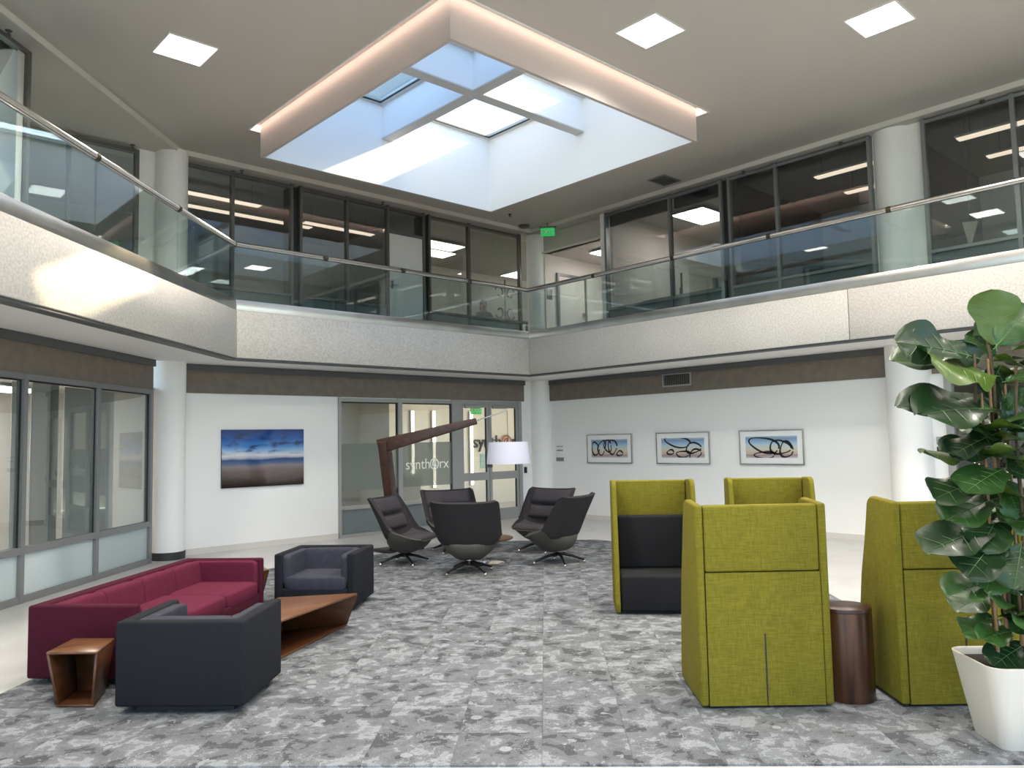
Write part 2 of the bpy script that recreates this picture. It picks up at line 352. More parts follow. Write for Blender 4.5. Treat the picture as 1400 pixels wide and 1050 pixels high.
def tag(o, label, cat, group=None):
    o['label'] = label; o['category'] = cat
    if group: o['group'] = group
    return o
def struct(name, me=None, m=None, loc=None, rz=0, label=None):
    o = obj(name, me, m, None, loc, rz, label, 'structure')
    if me is None: o.empty_display_size = .1
    return o
def B(name, p, x0, x1, y0, y1, z0, z1, m, bevel=0, seg=2, **k):
    return obj(name, MB().box(x0, x1, y0, y1, z0, z1).mesh(name, bevel, seg), m, p, **k)
def dup(root, loc, rz, label=None):
    r = root.copy(); C.objects.link(r); r.location = loc; r.rotation_euler = (0, 0, rz)
    if label: r['label'] = label
    for ch in list(root.children):
        c = ch.copy(); C.objects.link(c); c.parent = r
        for g in ch.children:
            d = g.copy(); C.objects.link(d); d.parent = c
    return r
def text_mesh(body, size, depth=.004):
    cu = bpy.data.curves.new('lettering', 'FONT'); cu.body = body; cu.size = size; cu.extrude = depth; cu.resolution_u = 3
    o = bpy.data.objects.new('lettering', cu); C.objects.link(o)
    bpy.context.view_layer.update()
    me = bpy.data.meshes.new_from_object(o.evaluated_get(bpy.context.evaluated_depsgraph_get()))
    bpy.data.objects.remove(o); bpy.data.curves.remove(cu)
    return me
def xf_mesh(me, M): me.transform(M); return me
UPR = Matrix.Rotation(pi/2, 4, 'X')     # lay text upright, reading along +x, facing -y

# ------------------------------------------------------------------ the setting: floor, walls, ceiling
YB, XR, DL = 13.15, 13.02, -8.63        # back-left wall, right wall, left diagonal wall (x - y)
SOF, FL2, CEIL = 3.13, 3.88, 6.64
floor = struct('floor', MB().box(-7, 17, -7, 18, -.1, 0).mesh('floor'), 'floor_stone', label='pale grey polished stone floor')
cp = [(.285, 5.885), (5.1, 10.7), (8.9, 10.7), (10.4, 9.2), (10.4, 6.07), (5.25, .92)]
carpet = thing('carpet', 'grey carpet of square tiles patterned with ragged light and dark patches', 'carpet')
def clip(poly, n, c):          # keep the side n.p <= c
    out_ = []
    for i in range(len(poly)):
        p, q = poly[i], poly[(i+1) % len(poly)]; dp, dq = n[0]*p[0]+n[1]*p[1]-c, n[0]*q[0]+n[1]*q[1]-c
        if dp <= 0: out_.append(p)
        if dp*dq < 0: t_ = dp/(dp-dq); out_.append((p[0]+(q[0]-p[0])*t_, p[1]+(q[1]-p[1])*t_))
    return out_
TS = .495; full = None; P0, Q0 = 4.83, -.06
for i in range(-14, 24):
    for j in range(-16, 16):
        pc, qc = P0+(i+.5)*TS, Q0+(j+.5)*TS; cx, cy = (pc+qc)*S2, (pc-qc)*S2
        h_ = TS/2-.0008; sq = [(cx+(a_+b_)*S2*h_, cy+(a_-b_)*S2*h_) for a_, b_ in ((-1, -1), (-1, 1), (1, 1), (1, -1))]
        pl = sq; inside = True
        area = sum(cp[k][0]*cp[(k+1) % len(cp)][1]-cp[(k+1) % len(cp)][0]*cp[k][1] for k in range(len(cp))); sg = 1 if area > 0 else -1
        for k in range(len(cp)):
            p, q = cp[k], cp[(k+1) % len(cp)]; n = ((q[1]-p[1])*sg, -(q[0]-p[0])*sg); c_ = n[0]*p[0]+n[1]*p[1]
            if any(n[0]*v[0]+n[1]*v[1] > c_ for v in pl): inside = False; pl = clip(pl, n, c_)
            if len(pl) < 3: break
        if len(pl) < 3: continue
        if inside and full: me = full
        else:
            me = MB().prism([(v[0]-cx, v[1]-cy) for v in pl], 0, .012).mesh('tile')
            if inside: full = me
        obj('carpet_tile', me, None if me.materials else 'carpet', carpet, (cx, cy, 0))

# wall behind the picture of the beach
struct('wall_back', MB().box(4.4, 7.63, YB, YB+.12, 0, SOF).mesh('w'), 'white_paint')
struct('wall_back_header', MB().box(7.63, 13.1, YB, YB+.12, 2.62, SOF).mesh('w'), 'white_paint')
struct('wall_back_end', MB().box(12.36, 13.1, YB, YB+.12, 0, 2.62).mesh('w'), 'white_paint')
struct('wall_right', MB().box(XR, XR+.12, 4.55, 13.2, 0, SOF).mesh('w'), 'white_paint')
struct('wall_right_header', MB().box(XR, XR+.12, -6, 4.55, 2.62, SOF).mesh('w'), 'white_paint')
struct('wall_right_rear', MB().box(XR, XR+.12, -6, 1.6, 0, 2.62).mesh('w'), 'white_paint')
struct('baseboard_back', MB().box(4.75, 7.62, YB-.02, YB, 0, .1).mesh('w'), 'trim_paint')
struct('baseboard_right', MB().box(XR-.02, XR, 5.35, 12.8, 0, .1).mesh('w'), 'trim_paint')
# taupe bands with the dark channel above
def band(n, P, ang, s0, s1, sgn):
    e = struct(n, None, loc=(*P, 0), rz=ang)
    y0, y1 = sorted((0, -.03*sgn)); B('plaster_band', e, s0, s1, y0, y1, 2.65, 3.02, 'taupe')
    y0, y1 = sorted((0, -.06*sgn)); B('metal_channel', e, s0-.02, s1+.02, y0, y1, 3.02, 3.125, 'channel')
    return e
band('trim_1', (0, YB), 0, 4.68, 12.46, 1)
band('trim_2', (XR, 0), pi/2, 5.18, 13.20, -1)
band('trim_3', (0, -DL), pi/4, -6, 5.86, 1)
band('trim_4', (XR, 0), pi/2, 0, 4.52, -1)
# round columns, two storeys
for n, (x, y), r in (('column', (4.50, 13.02), .25), ('column', (12.92, 13.06), .25), ('column', (12.93, 4.86), .31)):
    e = struct(n, None, loc=(x, y, 0))
    obj('shaft', MB().lathe([(r, .0), (r, SOF)], 32).mesh('c', smooth=True), 'white_paint', e)
    obj('upper_shaft', MB().lathe([(r, FL2), (r, 6.6)], 32).mesh('c', smooth=True), 'white_paint', e)
    obj('base_ring', MB().lathe([(r+.012, .0), (r+.012, .12)], 32).mesh('c', smooth=True), 'rubber_base', e)

# rear of the hall, behind the photographer: unseen glazed entrance added to supply daylight
struct('wall_rear', MB().box(-6, 13.1, -6.1, -6, 0, .1).box(-6, 13.1, -6.1, -6, 6.2, 6.7).box(-6, -4, -6.1, -6, .1, 6.2).box(11, 13.1, -6.1, -6, .1, 6.2).mesh('w'), 'white_paint')
struct('wall_rear_side', MB().box(-6.1, -6, -6.1, 3.0, 0, .1).box(-6.1, -6, -6.1, 3.0, 6.2, 6.7).mesh('w'), 'white_paint')
struct('wall_rear_end', MB().box(13.0, 13.1, -6.1, 0, 3.1, 6.7).mesh('w'), 'white_paint')
struct('floor_added_bounce', MB().box(-40, 40, -40, -6.1, -.3, -.1).box(-40, -6.1, -6.1, 30, -.3, -.1).mesh('w'), 'roof')  # unseen ground added to bounce daylight in through the glazing
def entrance(name, loc, rz, s0, s1, z0, z1, n):
    e = struct(name, None, loc=loc, rz=rz)
    for k in range(n+1):
        s = s0+(s1-s0)*k/n; B('mullion', e, s-.04, s+.04, -.06, .06, z0, z1, 'frame')
    for k in range(n):
        B('pane', e, s0+(s1-s0)*k/n+.04, s0+(s1-s0)*(k+1)/n-.04, -.006, .006, z0, z1, 'roof_glass')
entrance('window_20', (0, -6.05, 0), 0, -4, 11, .1, 6.2, 8)
entrance('window_21', (-6.05, 0, 0), pi/2, -6, 2.6, .1, 6.2, 6)

def portal(loc, rot, sx, sy):
    l = bpy.data.lights.new('daylight_portal', 'AREA'); l.shape = 'RECTANGLE'; l.size = sx; l.size_y = sy; l.cycles.is_portal = True
    o = bpy.data.objects.new('daylight_portal', l); C.objects.link(o); o.location = loc; o.rotation_euler = rot
portal((3.5, -6.15, 3.15), (pi/2, 0, pi), 15, 6.1); portal((-6.15, -1.6, 3.15), (pi/2, 0, pi/2), 9, 6.1); portal((7.57, 8.91, 7.72), (0, 0, 0), 4.6, 4.6)

# ------------------------------------------------------------------ balcony: slab, concrete facing, steel cap
XB = 11.5; YBAL = 11.93; DB = -6.79
A0 = (-6.0, -6.0-DB); A1 = (YBAL+DB, YBAL); A2 = (XB, YBAL); A3 = (XB, -6.0)
bal = struct('balcony', None)
out = [(-6, -6-DL), (YB+DL, YB), (XR, YB), (XR, -6)]
inn = [(-6, -6-DB), A1, A2, A3]
def offs(d):   # face line pushed d outwards (away from the hall)
    return [(-6, -6-(DB-d*sqrt(2))), (YBAL+d+DB-d*sqrt(2), YBAL+d), (XB+d, YBAL+d), (XB+d, -6)]
def ring(name, a, b, z0, z1, m, parent, segs=(0, 1, 2), gap=0, bevel=0):
    for i in segs:
        p0, p1, q1, q0 = Vector(a[i]), Vector(a[i+1]), Vector(b[i+1]), Vector(b[i])
        d = (p1-p0).normalized()*gap
        obj(name, MB().prism([tuple(p0+d), tuple(p1-d), tuple(q1-d), tuple(q0+d)], z0, z1).mesh(name, bevel), m, parent)
o1 = offs(.13)
ring('soffit', o1, out, SOF, SOF+.05, 'soffit_paint', bal)
ring('deck', o1, [(-6, -6-DL+1), (YB+DL+.5, YB+4), (XR+4, YB+4), (XR+4, -6)], FL2-.1, FL2, 'office_floor', bal)
ring('drip_edge', offs(.03), offs(.2), SOF-.02, SOF+.01, 'channel', bal)
# facing panels: joints at the corners and along the long runs
def panels(p0, p1, q0, q1, cuts):
    p0, p1, q0, q1 = map(Vector, (p0, p1, q0, q1)); L = (p1-p0).length
    cuts = [0]+cuts+[L]
    for a, b in zip(cuts, cuts[1:]):
        g = .004/L
        ta, tb = a/L+g, b/L-g
        obj('concrete_panel', MB().prism([tuple(p0.lerp(p1, ta)), tuple(p0.lerp(p1, tb)), tuple(q0.lerp(q1, tb)), tuple(q0.lerp(q1, ta))], SOF+.01, 3.89).mesh('p', .006, 1), 'concrete', bal)
of = offs(0)
panels(of[0], of[1], o1[0], o1[1], [4.0, 8.0])
panels(of[1], of[2], o1[1], o1[2], [])
panels(of[2], of[3], o1[2], o1[3], [6.83, 12.5])
ring('steel_cap', offs(.008), offs(.10), 3.89, 4.06, 'steel_cap', bal, bevel=.004)

# railing: glass panes, tubular handrail, dark joint collars
rail = thing('balcony_railing', 'stainless tube handrail on tinted glass panes around the upper gallery', 'railing')
g0, g1 = offs(.045), offs(.060)
hr = offs(.052); ZR = 4.955
obj('handrail', MB().tube([(*p, ZR) for p in hr], .044, 14).mesh('h', smooth=True), 'steel', rail)
def rail_run(i, stops):
    p0, p1 = Vector(hr[i]), Vector(hr[i+1]); L = (p1-p0).length; d = (p1-p0)/L
    n = Vector((-d.y, d.x))*.0075
    for a, b in zip(stops, stops[1:]):
        u, v = p0+d*(a+.006), p0+d*(b-.006)
        obj('glass_pane', MB().prism([tuple(u-n), tuple(v-n), tuple(v+n), tuple(u+n)], 4.0, ZR-.035).mesh('g'), 'rail_glass', rail)
    for a in stops[1:]:
        if .2 < a < L-.02 or i < 1:
            c = p0+d*a
            obj('joint_collar', MB().tube([(*(c-d*.035), ZR), (*(c+d*.035), ZR)], .0465, 14).mesh('j', smooth=True), 'collar', rail)
LL = (Vector(hr[1])-Vector(hr[0])).length
rail_run(0, [LL-1.93*k for k in range(8, -1, -1)])
LB = (Vector(hr[2])-Vector(hr[1])).length
rail_run(1, [LB*k/4 for k in range(5)])
rail_run(2, [0.02]+[1.88*k for k in range(1, 10)])

# ------------------------------------------------------------------ upper ceiling, soffit strip, skylight
hx0, hx1, hy0, hy1 = 5.10, 10.04, 6.43, 11.39
oc = [(-6, -6), (12.55, -6), (12.55, 12.9), (12.9-8.3, 12.9), (-6, 2.3)]
m = MB()
vs = [(*p, CEIL) for p in oc]+[(hx0, hy0, CEIL), (hx1, hy0, CEIL), (hx1, hy1, CEIL), (hx0, hy1, CEIL)]
m.add(vs, [(0, 1, 6, 5), (1, 2, 7, 6), (2, 3, 8, 7), (3, 4, 0, 5, 8)])
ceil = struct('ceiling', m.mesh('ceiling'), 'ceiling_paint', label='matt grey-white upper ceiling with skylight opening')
ZS = 6.56
m = MB()
oo = [(-6.5, -6.5), (18, -6.5), (18, 18), (-6.5, 18), (-6.5, 2.3)]
m.add([(*p, ZS) for p in [(12.55, -6), (13.3, -6), (13.3, 13.6), (12.55, 12.9), (4.6, 12.9), (-6, 13.6), (-6, 2.3)]], [(0, 1, 2, 3), (3, 2, 5, 4), (4, 5, 6)])
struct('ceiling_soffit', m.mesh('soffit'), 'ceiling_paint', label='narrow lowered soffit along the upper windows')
def strip(n, a, b):
    a, b = Vector(a), Vector(b); d = (b-a).normalized(); nn = Vector((d.y, -d.x))*.02
    struct(n, MB().prism([tuple(a), tuple(b), tuple(b+nn), tuple(a+nn)], ZS-.005, CEIL+.01).mesh('s'), 'trim_paint')
strip('trim_5', (4.6, 12.9), (12.57, 12.9)); strip('trim_6', (12.55, 12.9), (12.55, -6)); strip('trim_7', (-6, 2.3), (4.6, 12.9))
# skylight
bx0, bx1, by0, by1, RIM, BEAM, GLZ = 5.22, 9.92, 6.55, 11.27, 6.18, 7.02, 7.62
mx_, my_ = 7.50, 8.86
skyl = struct('skylight', None, label='square white skylight box hanging below the ceiling with a cross of beams')
t = .05
for nm, a in (('box_side', (bx0, bx0+t, by0, by1)), ('box_side', (bx1-t, bx1, by0, by1)), ('box_side', (bx0+t, bx1-t, by0, by0+t)), ('box_side', (bx0+t, bx1-t, by1-t, by1))):
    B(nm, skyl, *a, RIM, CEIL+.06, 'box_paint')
t2 = .004
for a in ((bx0+t, bx0+t+t2, by0+t, by1-t), (bx1-t-t2, bx1-t, by0+t, by1-t), (bx0+t, bx1-t, by0+t, by0+t+t2), (bx0+t, bx1-t, by1-t-t2, by1-t)):
    B('shaft_lining', skyl, *a, RIM+.001, GLZ, 'white_shaft')
for a in ((bx0, bx0+t, by0, by1), (bx1-t, bx1, by0, by1), (bx0, bx1, by0, by0+t), (bx0, bx1, by1-t, by1)):
    B('shaft_curb', skyl, *a, CEIL+.06, GLZ+.1, 'roof')
h = .10
B('divider', skyl, mx_-h, mx_+h, by0+t, by1-t, BEAM+.002, GLZ, 'white_shaft'); B('divider', skyl, bx0+t, bx1-t, my_-h, my_+h, BEAM+.002, GLZ, 'white_shaft')
B('beam', skyl, mx_-h, mx_+h, by0+t, by1-t, BEAM-.02, BEAM, 'beam_paint'); B('beam', skyl, bx0+t, mx_-h, my_-h, my_+h, BEAM-.02, BEAM, 'beam_paint'); B('beam', skyl, mx_+h, bx1-t, my_-h, my_+h, BEAM-.02, BEAM, 'beam_paint')
for (x0, x1) in ((bx0+t, mx_-h), (mx_+h, bx1-t)):
    for (y0, y1) in ((by0+t, my_-h), (my_+h, by1-t)):
        w = B('roof_window', skyl, x0, x1, y0, y0+.07, GLZ-.03, GLZ+.06, 'beam_paint')
        for a in ((x0, x1, y1-.07, y1), (x0, x0+.07, y0+.07, y1-.07), (x1-.07, x1, y0+.07, y1-.07)): B('sash', w, *a, GLZ-.03, GLZ+.06, 'beam_paint')
        for a in ((x0+.07, x1-.07, y0+.07, y0+.09), (x0+.07, x1-.07, y1-.09, y1-.07), (x0+.07, x0+.09, y0+.09, y1-.09), (x1-.09, x1-.07, y0+.09, y1-.09)): B('gasket', w, *a, GLZ-.02, GLZ, 'black')
        B('pane', w, x0+.07, x1-.07, y0+.07, y1-.07, GLZ+.02, GLZ+.03, 'roof_glass')
# cove slot around the box with a warm light strip
for a in ((hx0-.02, bx0, hy0-.02, hy1+.02), (bx1, hx1+.02, hy0-.02, hy1+.02), (bx0, bx1, hy0-.02, by0), (bx0, bx1, by1, hy1+.02)):
    B('cove_top', skyl, *a, CEIL+.07, CEIL+.09, 'box_paint')
for a in ((hx0-.02, hx0, hy0-.02, hy1+.02), (hx1, hx1+.02, hy0-.02, hy1+.02), (hx0, hx1, hy0-.02, hy0), (hx0, hx1, hy1, hy1+.02)):
    B('cove_lip', skyl, *a, CEIL-.015, CEIL+.07, 'white_paint')
for a in ((hx0+.02, hx0+.045, hy0+.02, hy1-.02), (hx1-.045, hx1-.02, hy0+.02, hy1-.02), (hx0+.045, hx1-.045, hy0+.02, hy0+.045), (hx0+.045, hx1-.045, hy1-.045, hy1-.02)):
    B('light_strip', skyl, *a, CEIL+.045, CEIL+.065, 'cove')
# unseen wall added on the roof to keep sun off the left roof windows
struct('added_sun_block', MB().box(mx_-.15, mx_+.15, by0-.6, by1+.4, GLZ+.06, 9.0).mesh('r'), 'roof')
struct('roof_deck', MB().box(-7, 5.2, -7, 18, 7.3, 7.4).box(9.94, 18, -7, 18, 7.3, 7.4).box(5.2, 9.94, -7, 6.53, 7.3, 7.4).box(5.2, 9.94, 11.29, 18, 7.3, 7.4).mesh('r'), 'roof')

# ------------------------------------------------------------------ ceiling lights
def ceiling_light(x, y, label):
    e = thing('ceiling_light', label, 'ceiling light', (x, y, CEIL), 0, 'square panel lights of the upper ceiling')
    for a in ((-.30, .30, -.30, -.285), (-.30, .30, .285, .30), (-.30, -.285, -.285, .285), (.285, .30, -.285, .285)): B('frame_bar', e, *a, -.012, .01, 'white_paint')
    B('diffuser', e, -.285, .285, -.285, .285, -.006, .006, 'panel')
    l = bpy.data.lights.new('panel_lamp', 'AREA'); l.shape = 'SQUARE'; l.size = .56; l.energy = PANEL; l.color = (1, .925, .81); l.spread = radians(140)
    o = bpy.data.objects.new('panel_lamp', l); C.objects.link(o); o.parent = e; o.location = (0, 0, -.02)
ceiling_light(3.45, 9.56, 'square white ceiling panel light above the diagonal gallery rail')
ceiling_light(7.49, 5.54, 'square white ceiling panel light just beside the skylight box')
ceiling_light(9.36, 3.60, 'square white ceiling panel light farther from the skylight above the gallery')
for x, y in ((3.4, 5.5), (5.5, 2.6), (9.4, -.6), (.2, 4.2), (4.6, -1.6), (0, 0), (-3, 1.5), (8, -4), (1.5, -4)): ceiling_light(x, y, 'square white ceiling panel light over the entrance side of the hall')  # unseen panels added behind the camera to supply more lamp light

# ------------------------------------------------------------------ glazing
def glazing(name, loc, rz, verts, rails, panes, m='frame', dep=.05, label=None, gasket=False):
    """verts: (s, width, z0, z1); rails: (s0, s1, z, height); panes: (s0, s1, z0, z1, material)"""
    e = struct(name, None, loc=(*loc, 0), rz=rz, label=label)
    for (s, w, z0, z1) in verts: B('mullion', e, s-w/2, s+w/2, -dep, dep, z0, z1, m)
    for (s0, s1, z, hh) in rails: B('rail', e, s0, s1, -dep*.9, dep*.9, z-hh/2, z+hh/2, m)
    for (s0, s1, z0, z1, pm) in panes:
        B('pane', e, s0, s1, -.005, .005, z0, z1, pm)
        if gasket and 'glass' in pm: B('gasket', e, s1-.03, s1+.004, -.012, -.0052, z0, z1, 'black'); B('gasket', e, s0, s1-.03, -.012, -.0052, z1-.025, z1, 'black')
    return e
# left diagonal front, lower storey
ms = [5.80, 4.36, 2.84, 1.34, -.16, -1.66, -3.16, -4.66, -6.1]
for i, (a, b) in enumerate(zip(ms, ms[1:])):
    vv = [(a, .07, 0, 2.65)] + ([(b, .07, 0, 2.65)] if i == len(ms)-2 else [])
    glazing('window_%d' % (i+1), (0, -DL), pi/4, vv, [(b+.035, a-.035, 2.62, .07), (b+.035, a-.035, .60, .08), (b+.035, a-.035, .04, .08)],
            [(b+.03, a-.03, .64, 2.59, 'left_glass'), (b+.03, a-.03, .08, .56, 'frost_blue')], gasket=True)
# reception front, lower storey of the back wall
glazing('window_9', (0, YB), 0, [(7.655, .05, 0, 2.64), (9.015, .10, 0, 2.64)], [(7.68, 8.965, 2.595, .07), (7.68, 8.965, .555, .075), (7.68, 8.965, .03, .06)],
        [(7.68, 8.965, .59, 2.56, 'door_glass'), (7.68, 8.965, .06, .52, 'frost_grey')], 'frame_light', gasket=True)
glazing('window_10', (0, YB), 0, [(10.45, .24, 0, 2.64)], [(9.065, 10.33, 2.595, .07), (9.065, 10.33, .555, .075), (9.065, 10.33, .03, .06)],
        [(9.065, 10.33, .59, 2.56, 'door_glass'), (9.065, 10.33, .06, .52, 'frost_grey')], 'frame_light', gasket=True)
# frosted film; solid pale letters paint the lit room seen through cut-outs
ff = struct('window_11', None, loc=(0, YB-.012, 0), label='frosted film on the reception glass with the company name')
B('frosted_film', ff, 9.07, 10.325, -.002, .0, .87, 1.76, 'frost_clear')
B('frosted_film', ff, 7.69, 8.96, -.002, .0, .87, 1.76, 'frost_clear')
mat('letter_painted_light', (.97, .97, .88), .5)
def word(parent, x0, x1, z, y, size, parts, m, ring_m, depth=.002):
    """parts: text pieces around the round mark that stands for the letter o"""
    mes = [text_mesh(p, size, depth) for p in parts]
    ws = [max(v.co.x for v in me.vertices) for me in mes]; rr = size*.36; gap = size*.06
    tot = ws[0]+ws[1]+2*rr+2*gap; k = (x1-x0)/tot
    for me, off in ((mes[0], 0), (mes[1], ws[0]+2*rr+2*gap)):
        me.transform(Matrix.Translation((x0, y, z)) @ Matrix.Scale(k, 4, (1, 0, 0)) @ UPR @ Matrix.Translation((off, 0, 0))); obj('lettering', me, m, parent)
    mb = MB(); cx = x0+k*(ws[0]+gap+rr); cz = z+rr*.82
    def arc(r, a0, a1, w):
        N = 18; vs = []; fs = []
        for i in range(N+1):
            a = a0+(a1-a0)*i/N
            for q in (r-w/2, r+w/2): vs.append((cx+q*cos(a)*k, y-depth, cz+q*sin(a)))
        for i in range(N): fs.append((2*i, 2*i+1, 2*i+3, 2*i+2))
        mb.add(vs, fs)
    arc(rr, radians(-60), radians(250), rr*.28); arc(rr*.5, radians(60), radians(330), rr*.24); arc(rr*1.0, radians(285), radians(290), rr*.28)
    vs = [(cx-rr*.5*k, y-depth, cz-rr*.6), (cx-rr*.28*k, y-depth, cz-rr*.7), (cx+rr*.5*k, y-depth, cz+rr*.6), (cx+rr*.28*k, y-depth, cz+rr*.7)]
    mb.add(vs, [(0, 1, 2, 3)])
    obj('lettering', mb.mesh('o'), ring_m, parent)
word(ff, 9.15, 10.25, 1.22, -.004, .30, ('synth', 'rx'), 'letter_painted_light', 'letter_painted_light')
# reception doors
def door_leaf(name, x0, x1, hinge):
    e = struct(name, None, loc=(0, YB, 0))
    B('stile', e, x0, x0+.07, -.03, .03, .01, 2.55, 'frame_light'); B('stile', e, x1-.07, x1, -.03, .03, .01, 2.55, 'frame_light')
    B('door_rail', e, x0+.07, x1-.07, -.03, .03, 2.49, 2.55, 'frame_light'); B('door_rail', e, x0+.07, x1-.07, -.03, .03, .91, 1.08, 'frame_light'); B('kick_rail', e, x0+.07, x1-.07, -.03, .03, .01, .27, 'frame_light')
    B('pane', e, x0+.07, x1-.07, -.005, .005, 1.08, 2.49, 'door_glass'); B('pane', e, x0+.07, x1-.07, -.005, .005, .27, .91, 'door_glass')
    for z0, z1 in ((1.08, 2.49), (.27, .91)): B('gasket', e, x1-.095, x1-.07, -.012, -.0052, z0, z1, 'black')
    B('closer', e, x0+.1, x0+.5, -.08, -.03, 2.47, 2.54, 'frame_light', .004)
    hx = x1-.035 if hinge == 'l' else x0+.035
    pl = B('handle', e, hx-.02, hx+.02, -.06, -.03, 1.18, 1.28, 'frame_dark')
    return e
door_leaf('door_1', 10.58, 11.37, 'l'); door_leaf('door_2', 11.38, 12.25, 'r')
glazing('door_frame_1', (0, YB), 0, [(12.30, .10, 0, 2.64)], [(10.57, 12.25, 2.595, .08)], [], 'frame_light')
# right side, lower storey: glazed door beyond the column
glazing('door_3', (XR, 0), pi/2, [(4.30, .11, 0, 2.62), (3.2, .11, 0, 2.62), (2.1, .11, 0, 2.62), (1.62, .1, 0, 2.62)], [(3.25, 4.25, 2.57, .1), (2.15, 3.15, 2.57, .1), (3.25, 4.25, 1.0, .12), (2.15, 3.15, 1.0, .12), (3.25, 4.25, .1, .2), (2.15, 3.15, .1, .2)],
        [(3.25, 4.25, 1.06, 2.52, 'door_glass'), (2.15, 3.15, 1.06, 2.52, 'door_glass'), (3.25, 4.25, .2, .94, 'door_glass'), (2.15, 3.15, .2, .94, 'door_glass'), (1.67, 2.05, .0, 2.62, 'door_glass')], 'frame_light')
struct('wall_right_jamb', MB().box(XR-.005, XR+.12, 4.36, 4.60, 0, 2.63).mesh('w'), 'white_paint')

# upper storey, back-left run (Y = YB)
U0, U1, UT = 3.9, 6.52, 4.48
bl = [4.71, 5.57, 6.68, 6.86, 7.84, 8.77, 9.66, 9.81, 10.89, 12.42]
for i in range(len(bl)-1):
    a, b = bl[i], bl[i+1]
    if b-a < .3:
        struct('trim_%d' % (10+i), MB().box(a, b, YB+.02, YB+.3, U0, U1).mesh('f'), 'black'); continue
    vv = [(a, .05, U0, U1+.03)]+([(b, .05, U0, U1+.03)] if i in (1, 5, 8) else [])
    if i == 5:
        e = glazing('door_4', (0, YB), 0, vv, [(a, b, U1-.02, .05), (a, b, 6.02, .06)], [(a, b, 6.05, U1-.04, 'office_glass')], 'frame_dark', label='plain white office door under a dark transom')
        B('door_leaf', e, a+.03, b-.03, -.02, .02, U0, 5.99, 'door_white')
        hd = B('handle_plate', e, a+.06, a+.12, -.035, -.02, 4.86, 5.02, 'steel'); obj('lever', MB().tube([(a+.09, -.03, 4.94), (a+.09, -.08, 4.94), (a+.22, -.08, 4.94)], .012, 8).mesh('l', smooth=True), 'steel', hd)
        continue
    glazing('window_%d' % (22+i), (0, YB), 0, vv, [(a+.025, b-.025, U1-.02, .05), (a+.025, b-.025, UT, .05), (a+.025, b-.025, U0+.03, .06)],
            [(a+.02, b-.02, UT+.02, U1-.04, 'office_glass'), (a+.02, b-.02, U0+.05, UT-.02, 'frost_up')], 'frame_dark')
# upper left: diagonal window and the return in the alcove
glazing('window_34', (0, -DL), pi/4, [(2.76, .06, U0, U1), (1.0, .06, U0, U1), (-.8, .06, U0, U1), (-2.6, .06, U0, U1)], [(-2.6, 2.73, U1-.02, .05), (-2.6, 2.73, UT, .05)],
        [(1.03, 2.73, UT+.02, U1-.04, 'office_glass'), (-.77, .97, UT+.02, U1-.04, 'office_glass'), (-2.57, -.83, UT+.02, U1-.04, 'office_glass'), (-2.57, 2.73, U0, UT-.02, 'frost_up')], 'frame_dark')
glazing('window_35', (0, 13.08), 0, [(3.97, .06, U0, U1), (3.0, .05, U0, U1), (2.0, .05, U0, U1)], [(2.0, 3.94, U1-.02, .06), (2.0, 3.94, UT, .05)],
        [(3.02, 3.94, UT+.02, U1-.04, 'office_glass'), (2.02, 2.98, UT+.02, U1-.04, 'office_glass'), (2.02, 3.94, U0, UT-.02, 'frost_up')], 'frame_dark')
struct('wall_alcove', MB().box(4.0, 4.7, 13.08, 13.2, U0, 6.6).mesh('w'), 'white_paint')
struct('wall_alcove_side', MB().prism([(1.95, 10.58), (1.95, 13.1), (1.85, 13.1), (1.85, 10.48)], U0, 6.6).mesh('w'), 'white_paint')
# upper storey, right run (X = 12.72), local x = world y, local -y = into the rooms
XU = 12.72
ur = [10.73, 9.08, 7.92, 7.74, 6.80, 5.17]
k = 40
for a, b in zip(ur, ur[1:]):
    if a-b < .3:
        struct('trim_20', MB().box(XU+.02, XU+.3, b, a, U0, U1).mesh('f'), 'black'); continue
    vv = [(a, .05, U0, U1+.03)]+([(b, .05, U0, U1+.03)] if b in (7.92, 5.17) else [])
    glazing('window_%d' % k, (XU, 0), pi/2, vv, [(b+.025, a-.025, U1-.02, .05), (b+.025, a-.025, UT, .05), (b+.025, a-.025, U0+.03, .06)],
            [(b+.02, a-.02, UT+.02, U1-.04, 'office_glass'), (b+.02, a-.02, U0+.05, UT-.02, 'frost_up')], 'frame'); k += 1
for a, b in ((4.34, 3.14), (3.14, 1.9), (1.9, .6), (.6, -.8)):
    glazing('window_%d' % k, (XU, 0), pi/2, [(a, .06, U0, U1+.03)], [(b+.03, a-.03, U1-.02, .05), (b+.03, a-.03, UT, .05), (b+.03, a-.03, U0+.03, .06)],
            [(b+.02, a-.02, UT+.02, U1-.04, 'office_glass'), (b+.02, a-.02, U0+.05, UT-.02, 'frost_up')], 'frame'); k += 1
struct('wall_upper_pier', MB().box(XU+.05, XU+.2, 4.37, 5.14, U0, 6.6).mesh('w'), 'white_paint')
struct('wall_upper_jamb', MB().box(XU-.03, XU+.2, 10.76, 10.88, U0, 6.6).mesh('w'), 'white_paint')
struct('wall_upper_rear', MB().box(XU, XU+.1, -6, -.8, U0, 6.6).mesh('w'), 'white_paint')

